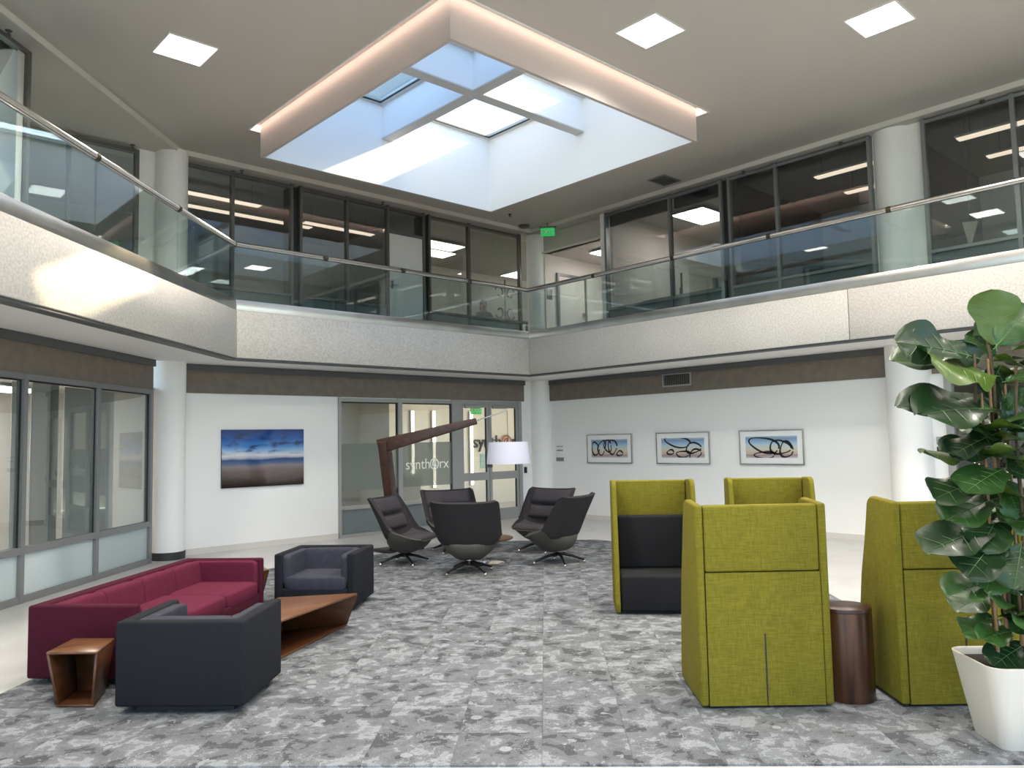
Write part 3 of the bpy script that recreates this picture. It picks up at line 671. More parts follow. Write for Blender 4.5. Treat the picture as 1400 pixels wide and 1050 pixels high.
# ------------------------------------------------------------------ rooms behind the glass
def room(name, x0, x1, y0, y1, z0, z1, sides, m, mc=None, mf='office_floor'):
    th = .05
    for q, bb in (('w', (x0-th, x0, y0, y1)), ('e', (x1, x1+th, y0, y1)), ('s', (x0, x1, y0-th, y0)), ('n', (x0, x1, y1, y1+th))):
        if q in sides: struct('wall_'+name, MB().box(*bb, z0, z1).mesh('w'), m)
    struct('ceiling_'+name, MB().box(x0-th, x1+th, y0-th, y1+th, z1, z1+.04).mesh('c'), mc or m)
def lamp(name, label, loc, sx, sy, m, rz=0, group='office ceiling lights', drop=0):
    e = thing(name, label, 'ceiling light', (loc[0], loc[1], loc[2]-(0 if drop else .03)), rz, group)
    B('housing', e, -sx/2-.02, sx/2+.02, -sy/2-.02, sy/2+.02, -.03+.0, .0, 'frame_light')
    B('diffuser', e, -sx/2, sx/2, -sy/2, sy/2, -.045, -.03, m)
    if drop:
        for s in (-1, 1): B('hanger', e, s*sx*.4-.004, s*sx*.4+.004, -.004, .004, 0, drop, 'steel')
# upper offices, back-left
room('office_left', 2.0, 9.70, 13.3, 17, U0, 6.60, 'wen', 'office_mid', 'office_mid')
room('office_corner', 9.80, 17.6, 13.45, 17.2, U0, 6.62, 'wen', 'office_light', 'office_mid')
for (x, y, L, lab) in ((5.6, 13.75, 1.5, 'dim linear pendant behind the upper window nearest the left column'), (6.2, 14.5, 3.2, 'long dim linear pendant deep in the dark upper office'), (8.3, 14.2, 1.6, 'short dim linear pendant beside the white office door')):
    lamp('linear_pendant', lab, (x, y, 6.25), L, .16, 'pendant', 0, 'linear pendants in the upper offices', .35)
lamp('troffer', 'bright troffer nearest the glass of the corner office', (11.45, 15.05, 6.60), 1.35, .55, 'troffer'); lamp('troffer', 'bright troffer deeper inside the corner office', (11.75, 15.75, 6.60), 1.3, .55, 'troffer')
# etched mark on the corner office wall: a stem with curled ends
wm = thing('wall_ornament', 'thin black scroll ornament on the corner office wall', 'ornament', (15.62, 17.18, 5.85))
obj('stem', MB().tube([(0, 0, -.8), (0, 0, .7)], .022, 8).mesh('o', smooth=True), 'ink', wm)
for sx in (-1, 1):
    for sz in (-1, 1):
        pts = [(sx*(.16+.13*(1-i/22*.6)*cos(i/22*5.2+.5)), 0, sz*(.20+.15*(1-i/22*.6)*sin(i/22*5.2+.5))+.0) for i in range(23)]
        obj('scroll', MB().tube([(p[0]*1.4, p[1], p[2]*1.4) for p in pts], .022, 6).mesh('o', smooth=True), 'ink', wm)
# corridor between the corner column and the right run
room('corridor', 12.9, 17.5, 10.9, 12.78, U0, 6.10, 'ens', 'reception_wall', 'office_light')
struct('wall_corridor_header', MB().box(12.9, 13.0, 10.8, 12.9, 6.10, 6.6).mesh('w'), 'ceiling_paint')
dr = struct('door_5', None, loc=(13.25, 12.76, U0), label='flush corridor door in a grey frame')
B('door_leaf', dr, .06, .95, -.03, 0, 0, 1.72, 'office_light'); 
for a in ((0, .06, 0, 1.79), (.95, 1.01, 0, 1.79)): B('jamb', dr, a[0], a[1], -.05, 0, a[2], a[3], 'frame')
B('jamb', dr, .06, .95, -.05, 0, 1.72, 1.79, 'frame'); B('handle', dr, .84, .9, -.07, -.03, .82, .9, 'steel')
lamp('troffer', 'bright troffer in the gallery corridor ceiling', (13.95, 11.6, 6.10), .9, .6, 'troffer_white')
wp = obj('notice_plate', MB().box(-.09, .09, -.012, 0, -.12, .12).mesh('n', .003), 'frame', None, (13.02, 12.775, 5.15)); tag(wp, 'small grey notice plate beside the corridor door', 'sign')
# right upper rooms
room('office_bright', 12.9, 17.4, 7.85, 10.76, U0, 6.58, 'esn', 'office_light', 'office_mid')
lamp('troffer', 'large white troffer in the bright upper office', (14.4, 9.45, 6.57), 1.1, .75, 'troffer_white')
room('office_sofa', 12.9, 16.5, 4.75, 7.80, U0, 6.56, 'esn', 'office_light', 'office_mid')
room('office_pennant', 12.9, 16.5, -1, 4.70, U0, 6.56, 'esn', 'office_light', 'office_mid')
for (x, y, L, lab) in ((12.98, 5.65, 1.1, 'dim linear pendant close to the glass of the sofa office'), (14.25, 5.6, 1.3, 'dim linear pendant deeper inside the sofa office'),
                       (12.98, 3.1, 1.7, 'dim linear pendant close to the glass beyond the gallery column'), (14.2, 3.0, 1.8, 'dim linear pendant deeper in the room beyond the gallery column')):
    lamp('linear_pendant', lab, (x, y, 6.22), L, .16, 'pendant', pi/2, 'linear pendants in the upper offices', .33)
for y0, lab in ((7.0, 'low dark curved office sofa behind the upper window'), (5.58, 'second dark curved office seat beside the gallery column')):
    sfa = thing('office_sofa', lab, 'sofa', (13.9, y0, U0))
    obj('backrest', MB().tube([(-.1+.25*abs(i/6)**2*.3, i*.088, .62-.012*i*i) for i in range(-6, 7)], .12, 10, 1.6).mesh('b', smooth=True), 'navy', sfa)
    B('seat', sfa, -.15, .6, -.55, .55, .08, .42, 'navy', .05)
    for sy in (-.5, .5): B('foot', sfa, .1, .18, sy-.04, sy+.04, 0, .08, 'black')
for y0, y1, lab in ((9.12, 10.70, 'rolled dark blind above the bright office window nearest the corridor'), (7.97, 9.04, 'rolled dark blind above the bright office window beside the double mullion')):
    o = B('rolled_blind', None, 12.80, 12.86, y0, y1, 6.28, 6.55, 'black'); tag(o, lab, 'blind')
dk = thing('office_desk', 'grey desk in the bright upper office', 'desk', (13.6, 9.0, U0))
B('desk_top', dk, -.4, .4, -1.0, 1.2, .70, .74, 'desk', .005)
for sx in (-.36, .36):
    for sy in (-.95, 1.15): B('leg', dk, sx-.025, sx+.025, sy-.025, sy+.025, 0, .70, 'frame_dark')
mo = thing('monitor', 'dark flat monitor on the desk of the bright upper office', 'monitor', (13.55, 9.45, U0+.74), radians(35))
B('screen', mo, -.28, .28, -.02, .02, .12, .46, 'black', .005); B('stand', mo, -.03, .03, -.02, .05, 0, .2, 'frame_dark'); B('foot', mo, -.12, .12, -.08, .1, 0, .012, 'frame_dark')
for i in range(7):
    bk = B('binder', None, -.03, .03, -.11, .11, 0, .3, ('paper', 'print_white', 'frame_light')[i % 3], .003)
    bk.location = (13.75, 8.35+.065*i, U0+.74); bk.rotation_euler = (0, 0, pi/2); tag(bk, ['cream binder in the row on the upper office desk', 'white binder in the row on the upper office desk', 'grey binder in the row on the upper office desk'][i % 3], 'binder', 'binders on the upper office desk')
pn = thing('pennant', 'small cream triangular pennant behind the upper window', 'pennant', (13.2, 3.92, 4.5))
obj('cloth', MB().add([(0, -.11, .44), (0, .11, .46), (0, .02, .0), (.012, -.11, .44), (.012, .11, .46), (.012, .02, 0)], [(0, 1, 2), (5, 4, 3), (0, 3, 4, 1), (1, 4, 5, 2), (2, 5, 3, 0)]).mesh('p'), 'paper', pn)
B('hanging_cord', pn, .002, .008, -.003, .003, .45, 2.05, 'frame_dark')
# reception room behind the lower front
room('reception', 7.5, 17.4, 13.35, 17.0, 0, 2.9, 'wen', 'reception_wall', 'office_light')
struct('wall_reception_partition', MB().box(7.55, 9.75, 14.6, 14.7, 0, 2.88).mesh('w'), 'office_mid')
rc = thing('reception_counter', 'low pale counter inside the reception', 'counter', (9.9, 15.2, 0))
B('front_panel', rc, -.9, .9, -.3, .3, 0, .98, 'desk'); B('counter_top', rc, -.95, .95, -.35, .35, .98, 1.03, 'office_light', .008)
for x, y, lab in ((12.03, 16.9, 'vertical light strip on the far reception wall nearest the counter'), (12.72, 16.9, 'vertical light strip on the reception wall behind the counter end'), (14.02, 16.9, 'vertical light strip on the reception wall beside the lettering')):
    v = thing('light_strip', lab, 'wall light', (x, y, 0), 0, 'vertical light strips'); B('housing', v, -.05, .05, .03, .09, .55, 2.6, 'frame_light'); B('diffuser', v, -.035, .035, 0, .03, .56, 2.59, 'strip_light')
lamp('troffer', 'square troffer in the reception ceiling near the doors', (11.6, 14.4, 2.9), 1.2, .6, 'troffer'); lamp('troffer', 'square troffer above the reception counter', (9.6, 14.9, 2.9), 1.0, .6, 'troffer')
sg = thing('wall_sign', 'company name in dark and orange letters on the reception wall', 'sign', (0, 16.98, 0))
word(sg, 14.1, 16.0, 1.58, -.02, .50, ('synth', 'rx'), 'letter_dark', 'letter_orange', .02)
nt = obj('notice', MB().box(-.12, .12, -.01, 0, -.2, .2).mesh('n', .002), 'mint', None, (14.5, 16.99, 1.20)); tag(nt, 'pale green notice below the reception lettering', 'notice')
# room behind the left diagonal front
for nm, bb, m_ in (('wall_lounge', (-6, 6.5, 2.2, 2.25, 0, 2.7), 'office_light'), ('ceiling_lounge', (-6.2, 6.5, .05, 2.25, 2.66, 2.7), 'office_mid'), ('wall_lounge_end', (6.3, 6.35, .05, 2.2, 0, 2.66), 'office_mid'), ('wall_lounge_pier', (3.55, 3.72, .12, .35, 0, 2.66), 'office_dark')):
    struct(nm, MB().box(*bb).mesh('w'), m_, (0, -DL, 0), pi/4)
for x0, x1, lab in ((4.45, 5.70, 'pale roller blind behind the lounge window beside the column'), (3.75, 4.25, 'narrow pale roller blind beside the dark lounge pier'), (1.4, 2.75, 'pale roller blind left of the lounge pier behind glass'), (3.38, 3.50, 'slim pale curtain edge beside the dark lounge pier')):
    o = obj('roller_blind', MB().box(x0, x1, .5, .508, .02, 2.62).mesh('b'), 'office_light', None, (0, -DL, 0), pi/4); tag(o, lab, 'blind')
for k_, lab in ((0, 'troffer in the lounge ceiling beside the column'), (-2.2, 'troffer in the middle of the lounge ceiling'), (1.7, 'troffer in the lounge ceiling near the white column')):  # lamps added to brighten the room behind the left panes
  e = thing('troffer', lab, 'ceiling light', (2.0-.95+k_*S2, 8.63+2.0+.95+k_*S2, 2.64), pi/4, 'office ceiling lights'); B('housing', e, -.62, .62, -.32, .32, -.03, 0, 'frame_light'); B('diffuser', e, -.6, .6, -.3, .3, -.045, -.03, 'lounge_fill')
for nm, bb in (('wall_upper_left', (-6, 2.76, 2.5, 2.55, U0, 6.6)), ('ceiling_upper_left', (-6.2, 2.76, .05, 2.55, 6.56, 6.6))): struct(nm, MB().box(*bb).mesh('w'), 'office_mid', (0, -DL, 0), pi/4)
# room behind the right lower doors with a lit tree
room('lobby', 13.2, 16.4, 1.2, 4.6, 0, 2.75, 'esn', 'office_dark', 'office_mid')
tr = thing('lit_tree', 'dark indoor tree with tiny lights behind the glazed door', 'tree', (14.0, 4.05, 0))
mb = MB()
for i in range(420):
    zz = .25+1.9*random.random(); rr = (.52*(2.25-zz)/2.0)*(.4+.6*random.random()); a = random.random()*6.28; s = .05
    c = Vector((rr*cos(a), rr*sin(a), zz)); d = Vector((random.uniform(-1, 1), random.uniform(-1, 1), random.uniform(-1, .3))).normalized()*s; q = d.cross(Vector((0, 0, 1))).normalized()*s*.35
    mb.add([c-d-q, c-d+q, c+d], [(0, 1, 2)])
obj('foliage', mb.mesh('f'), mat('fir', (.018, .02, .012), .8), tr, kind='stuff'); obj('trunk', MB().lathe([(.03, 0), (.02, 2.0)], 8).mesh('t'), 'stem', tr)
mb = MB()
for i in range(70):
    zz = .3+1.8*random.random(); a = random.random()*6.28; rr = .52*(2.25-zz)/2.0; c = (rr*cos(a), rr*sin(a), zz); s = .014
    mb.add([(c[0]+s, c[1], c[2]), (c[0]-s, c[1], c[2]), (c[0], c[1]+s, c[2]), (c[0], c[1]-s, c[2]), (c[0], c[1], c[2]+s), (c[0], c[1], c[2]-s)], [(0, 2, 4), (2, 1, 4), (1, 3, 4), (3, 0, 4), (2, 0, 5), (1, 2, 5), (3, 1, 5), (0, 3, 5)])
obj('fairy_lights', mb.mesh('l'), 'fairy', tr, kind='stuff')

# ------------------------------------------------------------------ sofa and armchairs
def club(name, label, cat, W, D, H, loc, rz, body, cush, nback, nseat, group=None):
    e = thing(name, label, cat, loc, rz, group)
    T, Z0 = .085, .05
    def slab(nm, a, bv=.02): return obj(nm, MB().box(*a).mesh(nm, bv, 3), body, e)
    obj('shell', MB().prism([(-W/2, -D/2), (-W/2+T, -D/2), (-W/2+T, D/2-T), (W/2-T, D/2-T), (W/2-T, -D/2), (W/2, -D/2), (W/2, D/2), (-W/2, D/2)], Z0, H).mesh('shell', .02, 3), body, e)
    slab('base', (-W/2+T-.01, W/2-T+.01, -D/2+.012, D/2-T+.01, Z0, .24))
    B('plinth', e, -W/2+.1, W/2-.1, -D/2+.1, D/2-.1, 0, Z0, 'black')
    wi = W-2*T; sw = wi/nseat
    for i in range(nseat):
        x = -wi/2+sw*(i+.5)
        obj('seat_cushion', MB().super((x, -.045, .285), (sw/2, D/2-.05, .085), .20, 14, 32).mesh('s', smooth=True, angle=60), cush, e)
    bw = (wi-.02)/nback
    for i in range(nback):
        x = -wi/2+.01+bw*(i+.5)
        me = MB().super((0, 0, 0), (bw/2, .09, (H-.28)/2), .22, 14, 28).mesh('b', smooth=True, angle=60)
        me.transform(Matrix.Translation((x, D/2-T-.07, .28+(H-.28)/2-.012)) @ Matrix.Rotation(radians(-8), 4, 'X')); obj('back_cushion', me, cush, e)
    for sx in (-1, 1):
        me = MB().super((0, 0, 0), (.05, D/2-.06, (H-.28)/2-.004), .16, 12, 24).mesh('b', smooth=True, angle=60)
        me.transform(Matrix.Translation((sx*(W/2-T-.03), -.03, .28+(H-.28)/2-.012))); obj('arm_cushion', me, cush, e)
    return e
# sofa: near-left-back corner at (1.36, 6.88), running along 42.5 degrees
ang = radians(42.5); dx = Vector((cos(ang), sin(ang))); dy = Vector((-sin(ang), cos(ang)))
W, D = 2.39, .84
c = Vector((1.36, 6.86))+dx*W/2-dy*D/2
club('sofa', 'long maroon upholstered sofa with low square arms', 'sofa', W, D, .585, (c.x, c.y, .012), ang, 'maroon', 'maroon_cushion', 4, 3)
# armchairs
a1 = radians(135); c = Vector((1.63, 5.68)).lerp(Vector((2.24, 5.07)), .5)+Vector((S2, S2))*.375
club('armchair', 'charcoal cube armchair with its back to the entrance beside the open walnut side table', 'armchair', .86, .75, .60, (c.x, c.y, .012), a1, 'charcoal', 'charcoal_cushion', 1, 1, 'charcoal armchairs')
a2 = radians(-45+1); c = Vector((4.40, 7.22)).lerp(Vector((3.83, 7.88)), .5)+Vector((S2, S2))*.375
club('armchair', 'charcoal cube armchair facing the wedge coffee table, grey cushions showing', 'armchair', .87, .75, .60, (c.x, c.y, .012), radians(-48), 'charcoal', 'charcoal_cushion', 1, 1, 'charcoal armchairs')

# ------------------------------------------------------------------ open walnut tables
def open_table(name, label, top, bot, z1, th, group, openings):
    """hexagonal frame of slabs: top and bottom quads, ordered ccw; openings = indices of edges left open"""
    cx = sum(p[0] for p in top)/4; cy = sum(p[1] for p in top)/4
    e = thing(name, label, 'table', (cx, cy, .012), 0, group)
    T = [Vector((p[0]-cx, p[1]-cy, z1)) for p in top]; Bq = [Vector((p[0]-cx, p[1]-cy, 0)) for p in bot]
    dz = Vector((0, 0, th))
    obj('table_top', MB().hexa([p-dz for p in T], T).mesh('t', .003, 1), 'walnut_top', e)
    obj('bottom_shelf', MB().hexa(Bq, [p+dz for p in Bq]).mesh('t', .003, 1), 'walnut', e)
    for i in range(4):
        if i in openings: continue
        j = (i+1) % 4
        b0, b1, t0, t1 = Bq[i]+dz, Bq[j]+dz, T[i]-dz, T[j]-dz
        n = Vector((-(t1-t0).y, (t1-t0).x, 0)).normalized()*th
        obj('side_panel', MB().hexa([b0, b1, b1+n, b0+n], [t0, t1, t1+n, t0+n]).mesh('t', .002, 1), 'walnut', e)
    return e
open_table('side_table', 'small open walnut side table between the sofa arm and charcoal armchair', [(1.345, 6.19), (1.60, 5.945), (1.80, 6.27), (1.59, 6.50)], [(1.40, 6.15), (1.585, 5.96), (1.74, 6.25), (1.59, 6.42)], .37, .018, 'open walnut tables', (0,))
open_table('side_table', 'small walnut side table behind the far arm of the maroon sofa', [(3.72, 8.25), (3.985, 8.36), (4.05, 8.68), (3.72, 8.75)], [(3.76, 8.32), (3.90, 8.38), (4.0, 8.62), (3.76, 8.7)], .37, .018, 'open walnut tables', (1,))
open_table('coffee_table', 'wedge shaped walnut coffee table with an open shelf between the armchairs', [(2.74, 5.90), (4.0, 6.55), (3.40, 6.93), (2.42, 6.25)], [(2.85, 6.02), (4.03, 6.78), (3.45, 6.98), (2.60, 6.30)], .34, .02, 'open walnut tables', (0,))

# ------------------------------------------------------------------ swivel lounge chairs
ST = [(-.40, .375, .25, .015), (-.32, .37, .325, .04), (-.16, .345, .385, .12), (.02, .335, .405, .19), (.14, .375, .41, .22), (.20, .48, .41, .20), (.26, .63, .415, .17), (.33, .80, .42, .13), (.395, .955, .42, .09)]
def cr(t):
    n = len(ST)-1; x = max(0, min(.9999, t))*n; i = int(x); f = x-i
    P = [ST[max(0, min(n, i+k))] for k in (-1, 0, 1, 2)]
    return [.5*((2*P[1][j])+(-P[0][j]+P[2][j])*f+(2*P[0][j]-5*P[1][j]+4*P[2][j]-P[3][j])*f*f+(-P[0][j]+3*P[1][j]-3*P[2][j]+P[3][j])*f**3) for j in range(4)]
def surf(u, v, off):
    y, z, w, s = cr(v); a = cr(v+.01); b = cr(v-.01)
    ty, tz = a[0]-b[0], a[1]-b[1]; L = math.hypot(ty, tz) or 1; ty /= L; tz /= L
    ny, nz = -tz, ty                       # towards the sitter
    k = s*abs(u)**2.2+off*(1-.55*abs(u)**3)
    x = w*math.copysign(abs(sin(u*pi/2))**.9, u)+(-math.copysign(1, u))*off*abs(u)**3
    return (x, y+ny*k, z+nz*k)
def patch(v0, v1, u0, u1, nv, nu, fi, fo, dip=0, round_=None):
    vs = []; fs = []
    for side, f in ((0, fi), (1, fo)):
        for i in range(nv+1):
            v = v0+(v1-v0)*i/nv
            for j in range(nu+1):
                uu = j/nu*2-1; vv = i/nv*2-1
                lim = 1
                if round_: lim = 1-round_*max(0, (vv-.75)/.25)**2.5
                u = (u0+u1)/2+(u1-u0)/2*uu*lim
                vs.append(surf(u, v+dip*abs(uu)**1.5*(1-i/nv), f(uu, vv)))
    N = (nv+1)*(nu+1); q = lambda i, j, s: s*N+i*(nu+1)+j
    for i in range(nv):
        for j in range(nu):
            fs.append((q(i, j, 0), q(i, j+1, 0), q(i+1, j+1, 0), q(i+1, j, 0))); fs.append((q(i, j, 1), q(i+1, j, 1), q(i+1, j+1, 1), q(i, j+1, 1)))
    for i in range(nv):
        fs.append((q(i, 0, 0), q(i+1, 0, 0), q(i+1, 0, 1), q(i, 0, 1))); fs.append((q(i, nu, 0), q(i, nu, 1), q(i+1, nu, 1), q(i+1, nu, 0)))
    for j in range(nu):
        fs.append((q(0, j, 0), q(0, j, 1), q(0, j+1, 1), q(0, j+1, 0))); fs.append((q(nv, j, 0), q(nv, j+1, 0), q(nv, j+1, 1), q(nv, j, 1)))
    return MB().add(vs, fs).mesh('patch', smooth=True, angle=40)
def swivel_chair():
    e = thing('swivel_chair', '', 'chair', (0, 0, 0), 0, 'swivel lounge chairs')
    bump = lambda vv: max(0, 1-((vv-.12)/.95)**2)
    def bowl(u, vv):
        s_ = cr(.57*(vv+1)/2)[3]; d = .165*bump(vv)
        return min(-.022, -d+(s_+d)*max(0, (abs(u)-.20)/.80)**1.05-s_*abs(u)**2.2)
    obj('seat_shell', patch(0.0, .57, -1, 1, 16, 24, lambda u, v: -.004, bowl), 'chair_shell', e, label='taupe moulded lower shell')
    obj('seat_lining', patch(0.0, .60, -1, 1, 14, 16, lambda u, v: .012, lambda u, v: -.004), 'chair_fabric', e)
    obj('back_shell', patch(.42, 1.0, -1, 1, 14, 16, lambda u, v: .018, lambda u, v: -.036, .06, .13), 'chair_fabric', e)
    pf = lambda h: (lambda u, v: .012+h*max(0, 1-abs(u)**4)**.5*max(0, 1-abs(v)**4)**.5)
    obj('seat_cushion', patch(.02, .52, -.80, .80, 12, 14, pf(.065), lambda u, v: .010), 'chair_cushion', e)
    obj('lumbar_cushion', patch(.62, .79, -.66, .66, 8, 14, pf(.085), lambda u, v: .014), 'chair_cushion', e)
    obj('head_cushion', patch(.80, .975, -.72, .72, 8, 14, pf(.085), lambda u, v: .014), 'chair_cushion', e)
    obj('column', MB().lathe([(.035, .13), (.035, .20)], 14).mesh('c', smooth=True), 'chrome', e)
    obj('hub', MB().lathe([(.05, .115), (.055, .14), (.04, .165)], 14).mesh('c', smooth=True), 'dark_leg', e)
    for k in range(4):
        a = pi/4+k*pi/2; d = Vector((cos(a), sin(a), 0)); 
        lg = obj('leg', MB().tube([d*.03+Vector((0, 0, .145)), d*.18+Vector((0, 0, .110)), d*.36+Vector((0, 0, .045))], [.024, .020, .015], 8).mesh('l', smooth=True), 'dark_leg', e)
        obj('glide', MB().lathe([(.012, .0), (.016, .012), (.014, .04), (.006, .048)], 10, (d.x*.36, d.y*.36)).mesh('g', smooth=True), 'chrome', lg)
    return e
TC = Vector((7.40, 8.70))
chs = [((6.60, 9.52), -16, 'charcoal swivel chair turned side-on beside the wooden lamp post'),
       ((6.72, 8.20), 4, 'charcoal swivel chair with its back to the entrance, taupe shell showing'),
       ((7.86, 9.98), 0, 'charcoal swivel chair in front of the reception glass, mostly hidden'),
       ((8.78, 8.92), 0, 'charcoal swivel chair facing forward near the corner column'),
       ((8.06, 7.84), -26, 'charcoal swivel chair turned away beside the low round table')]
proto = swivel_chair()
for i, ((x, y), tw, lab) in enumerate(chs):
    d = TC-Vector((x, y)); phi = math.atan2(d.y, d.x)+radians(tw); rz = phi+pi/2
    if i == 0: proto.location = (x, y, .012); proto.rotation_euler = (0, 0, rz); proto['label'] = lab
    else: dup(proto, (x, y, .012), rz, lab)
# low round table
rtb = thing('round_table', 'low round walnut table on a chrome pedestal amid the swivel chairs', 'table', (TC.x, TC.y, .012))
obj('table_top', MB().lathe([(.40, .338), (.425, .352), (.425, .362), (.42, .366)], 40).mesh('t', smooth=True), 'walnut', rtb)
obj('pedestal', MB().lathe([(.03, .01), (.03, .34)], 14).mesh('p', smooth=True), 'chrome', rtb)
obj('base_disc', MB().lathe([(.30, 0), (.30, .006), (.28, .012), (.035, .018)], 40).mesh('b', smooth=True), 'chrome', rtb)

# ------------------------------------------------------------------ wooden arc floor lamp
fl = thing('floor_lamp', 'tall wooden arm floor lamp with a white drum shade over the round table', 'lamp', (7.42, 10.92, 0))
O = Vector((7.42, 10.92, 0))
def beam(name, p, q, w0, w1, mname):
    p, q = Vector(p)-O, Vector(q)-O; t_ = (q-p).normalized(); sd = t_.cross(Vector((0, 0, 1))).normalized(); up = sd.cross(t_).normalized()
    def sq(c, w): return [c-sd*w[0]-up*w[1], c+sd*w[0]-up*w[1], c+sd*w[0]+up*w[1], c-sd*w[0]+up*w[1]]
    return obj(name, MB().hexa(sq(p, w0), sq(q, w1)).mesh(name, .012, 2), mname, fl)
PT = (7.00, 10.62, 1.68)
beam('post', (7.40, 10.90, .03), (6.985, 10.61, 1.80), (.07, .115), (.07, .115), 'walnut_lamp')
beam('arm', (6.93, 10.68, 1.70), (8.02, 9.55, 2.075), (.07, .115), (.05, .05), 'walnut_lamp')
B('foot', fl, -.35, .35, -.28, .28, 0, .035, 'dark_leg', .006)
RE = Vector((8.36, 9.20, 2.235))
obj('rod', MB().tube([Vector((7.95, 9.62, 2.05))-O, RE-O], .009, 8).mesh('r', smooth=True), 'steel', fl)
sc_ = Vector((8.33, 9.16, 0))-O
obj('cord', MB().tube([RE-O, sc_+Vector((0, 0, 1.70))], .004, 6).mesh('c', smooth=True), 'dark_leg', fl)
sh = MB(); N = 40
vs = []
for (r, z) in ((.345, 1.395), (.305, 1.735), (.300, 1.735), (.340, 1.395)):
    for k in range(N): vs.append((sc_.x+r*cos(2*pi*k/N), sc_.y+r*sin(2*pi*k/N), z))
fs = []
for i in range(4):
    for k in range(N): fs.append((i*N+k, i*N+(k+1) % N, ((i+1) % 4)*N+(k+1) % N, ((i+1) % 4)*N+k))
obj('lamp_shade', sh.add(vs, fs).mesh('s', smooth=True), 'shade', fl)
obj('diffuser_disc', MB().lathe([(.30, 1.42), (.30, 1.425)], 32, (sc_.x, sc_.y)).mesh('d'), 'shade', fl)

# ------------------------------------------------------------------ green high-back pods
def pod_proto():
    e = thing('privacy_chair', '', 'armchair', (0, 0, 0), 0, 'green high-back chairs')
    W, D, H, T = .85, .66, 1.31, .052
    for s in (-1, 1):
        x0, x1 = (W/2-T, W/2) if s > 0 else (-W/2, -W/2+T)
        # side profile: upright panel with a rounded front top corner and slightly cut front foot
        prof = [(D/2, .015), (D/2, H-.015)]+[(-D/2+.35-.09*sin(a), H-.085+.085*cos(a)) for a in [pi/2*i/5 for i in range(6)]]+[(-D/2+.20, 1.0), (-D/2+.12, .75), (-D/2+.05, .40), (-D/2+.01, .10), (-D/2+.03, .015)]
        n = len(prof); vs = [(x0, *p) for p in prof]+[(x1, *p) for p in prof]
        fs = [tuple(range(n)), tuple(range(n, 2*n))[::-1]]+[(i, n+i, n+(i+1) % n, (i+1) % n) for i in range(n)]
        obj('side_wing', MB().add(vs, fs).mesh('w', .018, 3), 'green_fabric', e)
    bi = W/2-T-.004
    obj('upper_back', MB().box(-bi, bi, D/2-.085, D/2-.004, .862, H-.02).mesh('b', .016, 3), 'green_fabric', e)
    pl = [(-bi, .018), (-.003, .018), (-.003, .47), (.003, .47), (.003, .018), (bi, .018), (bi, .857), (-bi, .857)]; n_ = len(pl)
    obj('lower_back', MB().add([(p[0], D/2-.085, p[1]) for p in pl]+[(p[0], D/2-.004, p[1]) for p in pl], [(0, 1, 2, 7), (2, 3, 6, 7), (3, 4, 5, 6), (n_+7, n_+2, n_+1, n_), (n_+7, n_+6, n_+3, n_+2), (n_+6, n_+5, n_+4, n_+3)]+[(i, n_+i, n_+(i+1) % n_, (i+1) % n_) for i in range(n_)]).mesh('b', .0), 'green_fabric', e)
    obj('zip_seam', MB().box(-.004, .004, D/2-.02, D/2-.001, .05, .47).mesh('z'), 'black', e)
    obj('seat_cushion', MB().box(-bi+.004, bi-.004, -D/2+.02, D/2-.09, .02, .385).mesh('s', .035, 3), 'pod_seat', e)
    obj('back_cushion', MB().box(-bi+.004, bi-.004, D/2-.19, D/2-.088, .38, .93).mesh('s', .03, 3), 'pod_seat', e)
    B('plinth', e, -W/2+.06, W/2-.06, -D/2+.08, D/2-.06, 0, .02, 'black')
    return e
pp = pod_proto()
def pod(first, corner_a, corner_b, away, lab):
    """corner_a -> corner_b is the edge of the chair nearest the photographer; away: True when its back is there"""
    a, b = Vector(corner_a), Vector(corner_b); d = (b-a).normalized(); nrm = Vector((-d.y, d.x))
    c = (a+b)/2+nrm*.33
    ang = math.atan2(d.y, d.x)
    rz = ang+pi if away else ang
    if first: pp.location = (c.x, c.y, .012); pp.rotation_euler = (0, 0, rz); pp['label'] = lab
    else: dup(pp, (c.x, c.y, .012), rz, lab)
pod(True, (4.37, 3.00), (4.97, 2.43), True, 'green high-back chair showing its closed back beside the walnut drum table')
pod(False, (6.08, 5.14), (6.64, 4.53), False, 'green high-back chair with its open dark seat facing the entrance')
pod(False, (6.95, 4.33), (7.46, 3.69), False, 'green high-back chair below the third framed print, only its top showing')
pod(False, (5.27, 2.11), (5.87, 1.54), True, 'green high-back chair behind the fiddle-leaf fig')
dt = thing('drum_table', 'dark walnut drum side table between two green high-back chairs', 'table', (5.245, 2.455, .012))
obj('drum_body', MB().lathe([(.163, 0), (.165, .01), (.165, .57)], 40).mesh('d', smooth=True), 'walnut_drum', dt)
obj('drum_top', MB().lathe([(.165, .572), (.165, .592), (.162, .596)], 40).mesh('d', smooth=True), 'walnut_lamp', dt)

